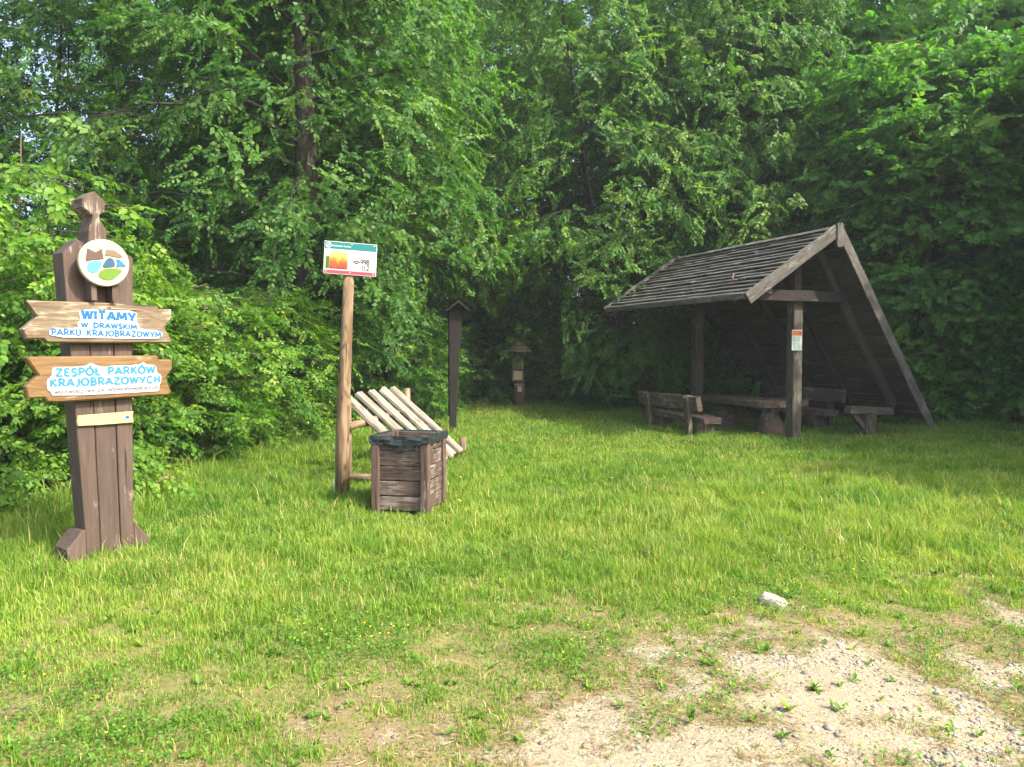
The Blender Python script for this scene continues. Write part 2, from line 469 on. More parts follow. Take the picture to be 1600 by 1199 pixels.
def firemat():
    m, nt, p = new_mat("printed_fire_picture")
    t = node(nt, "ShaderNodeTexCoord"); sx = node(nt, "ShaderNodeSeparateXYZ"); nt.links.new(t.outputs['Generated'], sx.inputs[0])
    n = noise(nt, vscale(nt, t.outputs['Generated'], (9, 1, 3.2)), 1.0, 4, .6, .8)
    ma = node(nt, "ShaderNodeMath", operation='MULTIPLY_ADD'); nt.links.new(n, ma.inputs[0]); ma.inputs[1].default_value = .7; nt.links.new(sx.outputs[2], ma.inputs[2])
    c = ramp(nt, ma.outputs[0], [(.30, (.06, .02, .008)), (.46, (.26, .025, .008)), (.72, (.36, .065, .006)), (.93, (.42, .21, .012)), (1.0, (.42, .36, .08))]).outputs[0]
    nt.links.new(c, p.inputs['Base Color']); p.inputs['Roughness'].default_value = .4
    return m
M['fire'] = firemat()
def bagmat():
    m, nt, p = new_mat("black_plastic_film")
    t = node(nt, "ShaderNodeTexCoord")
    n = noise(nt, vscale(nt, t.outputs['Object'], (6, 6, 40)), 1.0, 4, .6, .5)
    p.inputs['Base Color'].default_value = (.014, .019, .021, 1); p.inputs['Roughness'].default_value = .38; p.inputs['Specular IOR Level'].default_value = .6
    bump(nt, p, n, .8, .012)
    return m
M['bag'] = bagmat()

# ------------------------------------------------------------------ ground
def axis(lo, hi, step, far, grow=1.12):
    a = list(np.arange(lo, hi + 1e-6, step)); s = step; p = hi
    while p < far: s *= grow; p += s; a.append(p)
    s = step; p = lo; left = []
    while p > -far: s *= grow; p -= s; left.append(p)
    return np.array(left[::-1] + a)
gx = axis(-4.5, 7.0, .035, 260); gy = axis(2.0, 9.0, .035, 260)
GX, GY = np.meshgrid(gx, gy); GXr, GYr = GX.ravel(), GY.ravel()
GZ = ground_z(GXr, GYr)
bare = bareness(GXr, GYr)
GZ = GZ + bare * (rng.random(len(GZ)) - .5) * .008 * (np.abs(GXr) < 8) * (GYr < 9)
nx, ny = len(gx), len(gy)
ii = (np.arange(ny - 1)[:, None] * nx + np.arange(nx - 1)[None, :]).ravel()
gf = np.stack([ii, ii + 1, ii + 1 + nx, ii + nx], 1)
g_me = mesh_np("ground", np.stack([GXr, GYr, GZ], 1), [gf], {"bare": bare}, smooth=True)
tag(link_mesh("ground", g_me, M['ground']), kind="structure")

# ------------------------------------------------------------------ grass, clover, weeds, litter, gravel
def rows_sample(bands):
    X, Y = [], []
    for (y0, y1, xa, xb, dens) in bands:
        n = int((y1 - y0) * (xb - xa) * dens)
        X.append(rng.random(n) * (xb - xa) + xa); Y.append(rng.random(n) * (y1 - y0) + y0)
    return np.concatenate(X), np.concatenate(Y)

def grass():
    bands = []
    ys = list(np.arange(2.3, 9, .5)) + list(np.arange(9, 27, 1.0)) + [27]
    for a, b in zip(ys[:-1], ys[1:]):
        c = (a + b) / 2
        xa, xb = max(-.74 * b - 1.0, -9.0), min(.74 * b + 1.0, 14.0)
        if c > 15: xa, xb = max(xa, -6), min(xb, 13)
        if c > 19: xa, xb = -5, 8
        dens = 7200 if c < 7 else 7200 * (7 / c) ** 1.3
        bands.append((a, b, xa, xb, dens))
    x, y = rows_sample(bands)
    b = bareness(x, y)
    clump = vnoise(x, y, .12, 21) * .65 + vnoise(x, y, .5, 22) * .35
    keep = rng.random(len(x)) < np.clip((1 - b) ** 1.6 * (.35 + 1.0 * clump), 0.030, 1)
    x, y, b, clump = x[keep], y[keep], b[keep], clump[keep]
    n = len(x); z = ground_z(x, y)
    d = np.hypot(x, y)
    lush = sstep(4.2, 7.2, y + .35 * (-x) * (x < 0) + (vnoise(x, y, 1.1, 23) - .5) * 1.6)
    patch = vnoise(x, y, .9, 24)
    h = (.042 + lush * (.070 + .085 * patch)) * (.25 + 1.35 * clump) * (.5 + 1.0 * rng.random(n)) * (1 - .55 * b)
    # taller at the foot of the shrubs on the left
    edge = sstep(1.0, .0, np.abs(x - (-4.3 + (y - 7) * .17)) / 1.1) * (y > 6.5) * (y < 13)
    h *= 1 + 1.0 * edge
    tall = rng.random(n) < np.where(d < 8, .016, .006)
    h = np.where(tall, h * 1.5 + .05 * lush, h)
    h *= 1 - .55 * np.exp(-((x + 1.15) ** 2 + (y - 7.85) ** 2) / .35)      # trodden round the bin
    h *= 1 - .35 * np.exp(-((x + 1.9) ** 2 + (y - 8.6) ** 2) / .12)
    h *= (1 - .22 * sstep(8, 11, y)) * (1 - .22 * sstep(5, 7, y))
    # trampled and short under the shelter roof
    sx, sy = x - 5.41, y - 13.99
    lx, ly = sx * .934 + sy * .358, -sx * .358 + sy * .934
    inside = (lx > -1.5) & (lx < 2.2) & (ly > -.3) & (ly < 4)
    h = np.where(inside, h * .55, h)
    w = (.0021 + .0019 * rng.random(n)) * np.maximum(1, (d / 6.0)) ** .9
    az = rng.random(n) * 2 * np.pi; lean = (.15 + .55 * rng.random(n) ** 1.5) * h
    dx, dy = np.cos(az) * lean, np.sin(az) * lean
    # the width faces a random way
    wa = az + np.pi / 2 + rng.normal(0, .6, n); wx, wy = np.cos(wa) * w, np.sin(wa) * w
    B = np.stack([x, y, z - .01], 1)
    W = np.stack([wx, wy, np.zeros(n)], 1)
    mid = B + np.stack([dx * .35, dy * .35, h * .6], 1)
    tip = B + np.stack([dx, dy, h * (1 - .25 * rng.random(n))], 1)
    V = np.stack([B - W, B + W, mid + W * .75, mid - W * .75, tip], 1).reshape(-1, 3)
    i = np.arange(n) * 5
    quads = np.stack([i, i + 1, i + 2, i + 3], 1); tris = np.stack([i + 3, i + 2, i + 4], 1)
    rnd = np.clip(.45 + .26 * (vnoise(x, y, .3, 25) - .5) * 2 + .26 * (vnoise(x, y, 1.3, 27) - .5) * 2 + rng.normal(0, .2, n) + .1 * (1 - lush), 0, 1)
    dry = np.clip(tall * .4 + (rng.random(n) < (.06 + .35 * b + .12 * (vnoise(x, y, .7, 26) > .62))) * (.5 + .5 * rng.random(n)), 0, 1)
    tipv = np.tile(np.array([0, 0, .6, .6, 1.]), n)
    me = mesh_np("grass", V, [quads, tris], {"rnd": np.repeat(rnd, 5), "dry": np.repeat(dry, 5), "tip": tipv})
    tag(link_mesh("grass", me, M['grass']), "long and short meadow grass covering the clearing", "grass", kind="stuff")

def leaf_quads(P, D, N, L, Wd, fold=.12, curl=0.0):
    """6-vertex leaves (two quads along a midrib). P base, D direction, N normal"""
    S = np.cross(N, D)
    L = L[:, None]; Wd = Wd[:, None]
    v0 = P; v5 = P + D * L - N * L * curl
    l1 = P + D * L * .30 + S * Wd * .47 + N * Wd * fold
    l2 = P + D * L * .68 + S * Wd * .40 + N * (Wd * fold - L * curl * .5)
    r1 = P + D * L * .30 - S * Wd * .47 + N * Wd * fold
    r2 = P + D * L * .68 - S * Wd * .40 + N * (Wd * fold - L * curl * .5)
    n = len(P)
    V = np.stack([v0, l1, l2, v5, r2, r1], 1).reshape(-1, 3)
    i = np.arange(n) * 6
    F = np.concatenate([np.stack([i, i + 3, i + 2, i + 1], 1), np.stack([i, i + 5, i + 4, i + 3], 1)])
    return V, F

def unit(v): return v / np.maximum(np.linalg.norm(v, axis=-1, keepdims=True), 1e-9)

def clover():
    bands = [(2.3, 4.5, -3.8, 3.8, 3300), (4.5, 7.0, -5.2, 5.2, 2000), (7, 10, -6, 6.5, 700)]
    x, y = rows_sample(bands)
    b = bareness(x, y)
    pn = vnoise(x, y, .7, 31) * .6 + vnoise(x, y, .22, 32) * .4
    keep = rng.random(len(x)) < np.clip((1 - b) ** 1.3 * sstep(.38, .56, pn) + .05 * (1 - b), 0, 1)
    x, y = x[keep], y[keep]; n = len(x)
    z = ground_z(x, y) + .012 + .055 * rng.random(n)
    az = rng.random(n) * 6.283
    D = unit(np.stack([np.cos(az), np.sin(az), rng.normal(.1, .25, n)], 1)); N = unit(np.stack([rng.normal(0, .35, n), rng.normal(0, .35, n), np.ones(n)], 1))
    N = unit(N - D * (N * D).sum(1, keepdims=True))
    L = .010 + .013 * rng.random(n)
    V, F = leaf_quads(np.stack([x, y, z], 1), D, N, L, L * .8)
    me = mesh_np("clover", V, [F], {"rnd": np.repeat(rng.random(n), 6)})
    tag(link_mesh("clover", me, M['clover']), "low clover and small herbs among the grass near the gravel", "ground cover", kind="stuff")
    # tiny yellow flowers
    x, y = rows_sample([(2.4, 4.6, -3.4, 2.5, 60), (4.6, 8, -5, 4, 10), (8, 16, -5, 8, 1.2)])
    b = bareness(x, y); keep = (rng.random(len(x)) < (1 - b) * sstep(.45, .65, vnoise(x, y, .7, 31))); x, y = x[keep], y[keep]; n = len(x)
    z = ground_z(x, y) + .05 + .05 * rng.random(n) + .05 * (y > 8)
    s = .0045 + .004 * rng.random(n) + .010 * (y > 8)
    Vs, Fs = [], []
    for k in range(5):
        a = k * 1.2566 + rng.random(n) * .2
        D = np.stack([np.cos(a), np.sin(a), np.full(n, .35)], 1); D = unit(D); N = unit(np.array([0, 0, 1.]) - D * D[:, 2:3])
        V, F = leaf_quads(np.stack([x, y, z], 1), D, N, s, s * .9)
        Fs.append(F + k * n * 6); Vs.append(V)
    me = mesh_np("small_flowers", np.concatenate(Vs), [np.concatenate(Fs)])
    tag(link_mesh("small_flowers", me, M['petal']), "tiny yellow flowers dotted through the turf", "flowers", kind="stuff")

def weeds():
    x, y = rows_sample([(2.5, 5.8, -3.8, 4.8, 38), (5.8, 9, -5.5, 6.5, 9), (9, 14, -4, 9, 2)])
    b = bareness(x, y); keep = rng.random(len(x)) < np.where(b > .75, .22, np.where(b > .2, .8, .55)); x, y = x[keep], y[keep]
    P, D, N, L, Wd, C = [], [], [], [], [], []
    for px, py in zip(x, y):
        k = random.randint(3, 8); s = random.uniform(.022, .058) * (1.45 if py > 5.2 else 1) ; a0 = random.random() * 6; up0 = random.uniform(.25, 1.1); c = random.random()
        zz = gz(px, py)
        for q in range(k):
            a = a0 + q * 6.283 / k + random.gauss(0, .6); el = up0 + random.gauss(0, .35)
            d = np.array([math.cos(a) * math.cos(el), math.sin(a) * math.cos(el), math.sin(el)])
            nn = np.array([-math.cos(a) * math.sin(el), -math.sin(a) * math.sin(el), math.cos(el)])
            P.append((px, py, zz + .004)); D.append(d); N.append(nn); L.append(s * random.uniform(.6, 1.2)); Wd.append(L[-1] * random.uniform(.26, .6)); C.append(min(1, max(0, c + random.gauss(0, .15))))
    V, F = leaf_quads(np.array(P), np.array(D), np.array(N), np.array(L), np.array(Wd), .18, .18)
    me = mesh_np("weeds", V, [F], {"rnd": np.repeat(np.array(C), 6)})
    tag(link_mesh("weeds", me, M['weed']), "broad leaved plantain and dandelion weeds in the turf and gravel", "weeds", kind="stuff")

def litter():
    x, y = rows_sample([(2.4, 4, -3.4, 3.6, 2200), (4, 6.2, -4.8, 5.2, 1700), (6.2, 9, -5.5, 6.5, 350)])
    b = bareness(x, y)
    w = np.exp(-((b - .55) / .28) ** 2) + .06
    keep = rng.random(len(x)) < w * (.25 + vnoise(x, y, .25, 41)); x, y = x[keep], y[keep]; n = len(x)
    az = rng.random(n) * 6.283
    D = unit(np.stack([np.cos(az), np.sin(az), rng.normal(0.05, .18, n)], 1)); N = unit(np.stack([rng.normal(0, .4, n), rng.normal(0, .4, n), np.ones(n)], 1)); N = unit(N - D * (N * D).sum(1, keepdims=True))
    L = .02 + .05 * rng.random(n)
    V, F = leaf_quads(np.stack([x, y, ground_z(x, y) + .004 + .012 * rng.random(n)], 1), D, N, L, .0025 + .003 * rng.random(n))
    me = mesh_np("dry_litter", V, [F], {"rnd": np.repeat(rng.random(n), 6)})
    tag(link_mesh("dry_litter", me, M['litter']), "dead straw and litter along the edge of the gravel", "litter", kind="stuff")

def stone_mesh():
    t = (1 + 5 ** .5) / 2
    v = np.array([(-1, t, 0), (1, t, 0), (-1, -t, 0), (1, -t, 0), (0, -1, t), (0, 1, t), (0, -1, -t), (0, 1, -t), (t, 0, -1), (t, 0, 1), (-t, 0, -1), (-t, 0, 1)], float)
    v /= np.linalg.norm(v[0])
    f = np.array([(0, 11, 5), (0, 5, 1), (0, 1, 7), (0, 7, 10), (0, 10, 11), (1, 5, 9), (5, 11, 4), (11, 10, 2), (10, 7, 6), (7, 1, 8), (3, 9, 4), (3, 4, 2), (3, 2, 6), (3, 6, 8), (3, 8, 9), (4, 9, 5), (2, 4, 11), (6, 2, 10), (8, 6, 7), (9, 8, 1)])
    return v, f
def gravel():
    x, y = rows_sample([(2.3, 4.2, -3, 3.8, 2600), (4.2, 6.0, -3, 5.2, 1200)])
    b = bareness(x, y); cl = vnoise(x, y, .5, 51)
    keep = rng.random(len(x)) < sstep(.45, .95, b) * (.15 + sstep(.4, .7, cl)) + .004; x, y = x[keep], y[keep]; n = len(x)
    s = .0025 + .012 * rng.random(n) ** 5 + .0028 * rng.random(n)
    big = rng.random(n) < .003; s = np.where(big, .014 + .014 * rng.random(n), s)
    sv, sf = stone_mesh()
    V = sv[None] * (1 + rng.normal(0, .16, (n, 12, 1)))
    V = V * np.stack([1 + .4 * rng.random(n), .75 + .4 * rng.random(n), .45 + .3 * rng.random(n)], 1)[:, None, :] * s[:, None, None]
    a = rng.random(n) * 6.283; ca, sa = np.cos(a)[:, None], np.sin(a)[:, None]
    X = V[..., 0] * ca - V[..., 1] * sa; Y = V[..., 0] * sa + V[..., 1] * ca
    V = np.stack([X + x[:, None], Y + y[:, None], V[..., 2] + (ground_z(x, y) + s * .05)[:, None]], 2).reshape(-1, 3)
    F = (sf[None] + (np.arange(n) * 12)[:, None, None]).reshape(-1, 3)
    m, nt, p = new_mat("pebbles"); at_ = node(nt, "ShaderNodeAttribute", attribute_name="rnd")
    c = ramp(nt, at_.outputs['Fac'], [(0, (.10, .095, .088)), (.35, (.19, .175, .14)), (.8, (.29, .265, .215)), (1, (.40, .385, .35))]).outputs[0]
    nt.links.new(c, p.inputs['Base Color']); p.inputs['Roughness'].default_value = .85; p.inputs['Specular IOR Level'].default_value = .2
    me = mesh_np("gravel", V, [F], {"rnd": np.repeat(rng.random(n), 12)}, smooth=True)
    tag(link_mesh("gravel", me, m), "loose pebbles and gravel on the bare sandy lay-by", "gravel", kind="stuff")

# ------------------------------------------------------------------ plants
def spray_template(seed, n, leaf, wid, six, tilt=.3, droop=.18):
    rs = np.random.default_rng(seed)
    t = (np.arange(n) + .6) / n
    side = np.where(np.arange(n) % 2 == 0, 1, -1)
    ang = side * (np.radians(58) - t * np.radians(25)) + rs.normal(0, .18, n)
    P = np.stack([t * .92, side * .012, -droop * t * t], 1)
    D = unit(np.stack([np.cos(ang), np.sin(ang), rs.normal(-.18, .22, n) - droop * t], 1))
    N = unit(np.stack([rs.normal(0, tilt, n), rs.normal(0, tilt, n), np.ones(n)], 1)); N = unit(N - D * (N * D).sum(1, keepdims=True))
    L = leaf * (.7 + .5 * rs.random(n)) * (1 - .35 * t)
    if six: V, F = leaf_quads(P, D, N, L, L * wid, .10, .08); k = 6
    else:
        S = np.cross(N, D); Lc = L[:, None]
        V = np.stack([P, P + D * Lc * .45 + S * Lc * wid * .5 + N * Lc * .06, P + D * Lc - N * Lc * .06, P + D * Lc * .45 - S * Lc * wid * .5 + N * Lc * .06], 1).reshape(-1, 3)
        i = np.arange(n) * 4; F = np.stack([i, i + 3, i + 2, i + 1], 1); k = 4
    return V, F, k, n

def make_sprays(pos, dr, nr, sc, temps, tone):
    """place leaf sprays; returns arrays for one mesh"""
    rs = np.random.default_rng(len(pos))
    pos, dr, nr, sc, tone = map(np.asarray, (pos, dr, nr, sc, tone))
    dr = unit(dr); b = unit(np.cross(nr, dr)); nr = np.cross(dr, b)
    Mx = np.stack([dr, b, nr], 1)          # rows: local axes
    which = rs.integers(0, len(temps), len(pos))
    Vs, Fs, Rs, base = [], [], [], 0
    for k, (V, F, kk, nl) in enumerate(temps):
        ix = np.where(which == k)[0]
        if len(ix) == 0: continue
        W = np.einsum('vi,nij->nvj', V, Mx[ix]) * sc[ix][:, None, None] + pos[ix][:, None, :]
        Vs.append(W.reshape(-1, 3))
        Fs.append((F[None] + (np.arange(len(ix)) * len(V))[:, None, None]).reshape(-1, 4) + base)
        r = np.clip(tone[ix][:, None] + rs.normal(0, .17, (len(ix), nl)), 0, .965)
        odd = rs.random((len(ix), nl)) < .004; r = np.where(odd, 1.0, r)
        Rs.append(np.repeat(r.ravel(), kk)); base += len(ix) * len(V)
    return np.concatenate(Vs), np.concatenate(Fs), np.concatenate(Rs)

def plant(seed, H, rad, z0=0.3, limbs=50, trunk_r=.08, stems=1, prof='dome', rise=.35, droop=.35, twigs=10, sub=3, spray=.38, leaf=.26, wid=.62, nl=14,
          six=False, hang=0.0, outward=.25, lop=None, tilt=.3, trunk_only_limbs=None, top=1.0, lump=.35, wob=.06, shell=0, curtain=.5, inner=.45):
    """returns (wood MB, crown mesh arrays) of one plant standing on the origin"""
    rd = random.Random(seed); rs = np.random.default_rng(seed)
    temps = [spray_template(seed * 13 + k, nl, leaf, wid, six, tilt) for k in range(6)]
    mb = MB()
    # stems
    axes = []
    for s in range(stems):
        a = rd.random() * 6.283; ln = (rd.uniform(.25, .6) * rad if stems > 1 else rd.uniform(.0, .05) * H)
        pts = []
        n = 9
        for k in range(n):
            t = k / (n - 1)
            hh = H * (.97 if stems == 1 else rd.uniform(.93, .99)) * top
            pts.append(Vector((math.cos(a) * ln * t ** 1.2 + rd.gauss(0, wob * .4) * (t > 0) + (math.cos(a) * .1 if stems > 1 else 0), math.sin(a) * ln * t ** 1.2 + rd.gauss(0, wob * .4) * (t > 0) + (math.sin(a) * .1 if stems > 1 else 0), -.1 + t * (hh + .1))))
        r0 = trunk_r * (1 if s == 0 else rd.uniform(.5, .9))
        rr = [max(.006, r0 * (1 - .92 * (k / (n - 1)) ** .9)) for k in range(n)]
        if stems == 1: rr[0] = r0 * 1.35
        mb.tube(pts, rr, 10 if trunk_r > .12 else 6)
        axes.append((pts, rr))
    pos, dr, nr, sc, tone = [], [], [], [], []
    def onaxis(ax, z):
        pts = ax[0]
        for k in range(len(pts) - 1):
            if pts[k + 1].z >= z:
                t = (z - pts[k].z) / (pts[k + 1].z - pts[k].z); return pts[k].lerp(pts[k + 1], t), ax[1][k]
        return pts[-1], ax[1][-1]
    ga = rd.random() * 6
    def envelope(f):
        if prof == 'dome': return rad * math.sqrt(max(.02, 1 - (f * .96) ** 2.2))
        if prof == 'tree': return rad * (.55 + .45 * math.sin(math.pi * min(1, f * 1.15) ** .8)) * (1 if f < .75 else max(.15, 1 - (f - .75) / .28))
        return rad * (1 - .55 * f ** 2.5) * (.9 if f > .05 else .7)
    # clumps of hanging twigs spread through the outer crown
    lob = [(rd.random() * 6.283, rd.random(), rd.uniform(.75, 1.15)) for _ in range(26)]
    for i in range(shell):
        f = rd.random(); az = rd.random() * 6.283
        bst = min(lob, key=lambda q: (math.cos(q[0] - az) - 1) ** 2 * 1.5 + (q[1] - f) ** 2 * 9)
        rr_ = envelope(f) * bst[2] * (inner + (1.04 - inner) * rd.random() ** .6)
        if lop: rr_ *= 1 + lop[1] * math.cos(az - lop[0])
        z = z0 + (H * top * .97 - z0) * f
        o = Vector((math.cos(az), math.sin(az), 0)); tg = Vector((-o.y, o.x, 0))
        S, ar = onaxis(axes[i % len(axes)], z)
        Cc = Vector((S.x, S.y, z)) + o * rr_
        if Cc.z < .12: Cc.z = .12 + .2 * rd.random()
        tn = rd.gauss(.42, .24)
        mb.tube([Cc - o * min(rr_, .8) + Vector((0, 0, .12)), Cc - o * .3 + Vector((0, 0, .1)), Cc], [.007, .005, .003], 3, cap=False)
        for k in range(7):
            dv = o * rd.uniform(-.1, 1.0) + tg * rd.uniform(-1, 1) + Vector((0, 0, rd.uniform(-1.1, .25) * curtain * 1.6 + .1))
            nv = o * rd.uniform(.0, 1.1) + tg * rd.gauss(0, .35) + Vector((0, 0, rd.uniform(.2, 1.1)))
            q = Cc + Vector((rd.gauss(0, .16), rd.gauss(0, .16), rd.gauss(0, .14))) * (spray / .4)
            q.z = max(q.z, .08)
            pos.append(q); dr.append(dv); nr.append(nv); sc.append(spray * rd.uniform(.6, 1.2)); tone.append(tn + rd.gauss(0, .1))
    for i in range(limbs):
        f = (i + rd.random()) / limbs
        f = f ** .9
        z = z0 + (H * top * .96 - z0) * f
        Rr = envelope(f)
        ga += 2.399963 + rd.gauss(0, .35); az = ga
        L = Rr * rd.uniform(1 - lump, 1.12)
        if lop:      # make one side longer or shorter
            L *= 1 + lop[1] * math.cos(az - lop[0])
        ax = rd.choice(axes); S, ar = onaxis(ax, z * rd.uniform(.86, 1.0))
        h = Vector((math.cos(az), math.sin(az), 0))
        rz = rise * rd.uniform(.6, 1.3) + f * .35; dp = droop * rd.uniform(.7, 1.4)
        n = 7; P = []
        sx, sy = rd.gauss(0, wob), rd.gauss(0, wob)
        for k in range(n):
            t = k / (n - 1)
            P.append(S + h * (L * t) + Vector((sx * t * L, sy * t * L, L * (rz * t - dp * t * t))) + Vector((rd.gauss(0, wob * .5), rd.gauss(0, wob * .5), rd.gauss(0, wob * .4))) * (t * (L > .6)))
        lr = min(ar * .4, .008 + .0075 * L)
        mb.tube(P, [max(.003, lr * (1 - .88 * k / (n - 1))) for k in range(n)], 5, cap=False)
        tn = rd.gauss(.42, .13)
        for q in range(twigs):
            t = .18 + .82 * (q + rd.random() * .8) / twigs
            k = min(n - 2, int(t * (n - 1))); B = P[k].lerp(P[k + 1], t * (n - 1) - k)
            T = (P[k + 1] - P[k]).normalized()
            sgn = 1 if q % 2 else -1
            ang = sgn * rd.uniform(.5, 1.15) * (1 - .4 * t)
            tdir = Matrix.Rotation(ang, 3, 'Z') @ T
            tdir.z += rd.gauss(.02, .16) - hang * (.3 + .7 * t)
            tdir.normalize()
            tl = min(1.1, max(spray * .8, L * .42 * (1.1 - .75 * t))) * rd.uniform(.7, 1.2)
            E = B + tdir * tl + Vector((0, 0, -hang * tl * .3))
            mb.tube([B, B.lerp(E, .5) + Vector((0, 0, .03 * tl)), E], [.0055, .004, .002], 3, cap=False)
            for w_ in range(sub):
                u = (w_ + .5 + rd.uniform(-.3, .3)) / sub
                sp = B.lerp(E, max(0, u - .12))
                sd = (Matrix.Rotation((1 if w_ % 2 else -1) * rd.uniform(.15, .8) * (1 - .6 * u), 3, 'Z') @ tdir)
                sd = Vector((sd.x, sd.y, sd.z + rd.gauss(-.05, .16) - hang * .35))
                up = Vector((rd.gauss(0, tilt), rd.gauss(0, tilt), 1)) + h * (outward * rd.uniform(.3, 1.5))
                pos.append(sp); dr.append(sd); nr.append(up); sc.append(spray * rd.uniform(.7, 1.25)); tone.append(tn + rd.gauss(0, .1))
        # end spray
        pos.append(P[-1]); dr.append((P[-1] - P[-2]).normalized()); nr.append(Vector((0, 0, 1)) + h * outward); sc.append(spray * 1.1); tone.append(tn + .1)
    crown = make_sprays([tuple(v) for v in pos], [tuple(v) for v in dr], [tuple(v) for v in nr], sc, temps, tone)
    return mb, crown

def keep_path_clear(data, loc, rz, s):
    """prune the crown where the path runs through (a lopped, walked-through opening)"""
    mb, (V, F, Rn) = data
    c, sn = math.cos(rz) * s, math.sin(rz) * s
    x = V[:, 0] * c - V[:, 1] * sn + loc[0]; y = V[:, 0] * sn + V[:, 1] * c + loc[1]; z = V[:, 2] * s
    cx = -.55 + (y - 12) * .045
    inside = (np.abs(x - cx) < 1.15 + .045 * (y - 12)) & (y < 22.6) & (z < 3.15 - .07 * np.clip(y - 15, 0, 8) + .3 * np.sin(x * 2.3) + .25 * np.sin(x * 5.1 + y))
    Fk = F[~inside[F].any(1)]
    def cut(p):
        X, Y, Z = p[0] * c - p[1] * sn + loc[0], p[0] * sn + p[1] * c + loc[1], p[2] * s
        return abs(X - (-.55 + (Y - 12) * .045)) < 1.15 + .045 * (Y - 12) and Y < 22.6 and Z < 3.0
    fl = [cut(p) for p in mb.v]
    mb.f = [q for q in mb.f if not any(fl[i] for i in q)]
    return mb, (V, Fk, Rn)
def put_plant(name, data, leaf_mat, bark_mat, loc, label, cat, rz=0, s=1.0, trunk_name="trunk", group=None):
    mb, (V, F, Rn) = data
    root = empty(name, (loc[0], loc[1], gz(*loc)), rz, label, cat, group)
    root.scale = (s, s, s) if not isinstance(s, tuple) else s
    mb.build(trunk_name, bark_mat, root, smooth=True)
    link_mesh("crown", mesh_np("crown", V, [F], {"rnd": Rn}), leaf_mat, root)
    return root
def copy_thing(src, loc, rz, s, label, group=None, name=None):
    c = src.copy(); COL.objects.link(c)
    if name: c.name = name
    c.location = (loc[0], loc[1], gz(*loc)); c.rotation_euler = (0, 0, rz)
    c.scale = (s, s, s) if not isinstance(s, tuple) else s
    c["label"] = label
    if group: c["group"] = group
    def rec(a, b):
        for ch in list(a.children):
            d = ch.copy(); COL.objects.link(d); d.parent = b; rec(ch, d)
    rec(src, c)
    return c

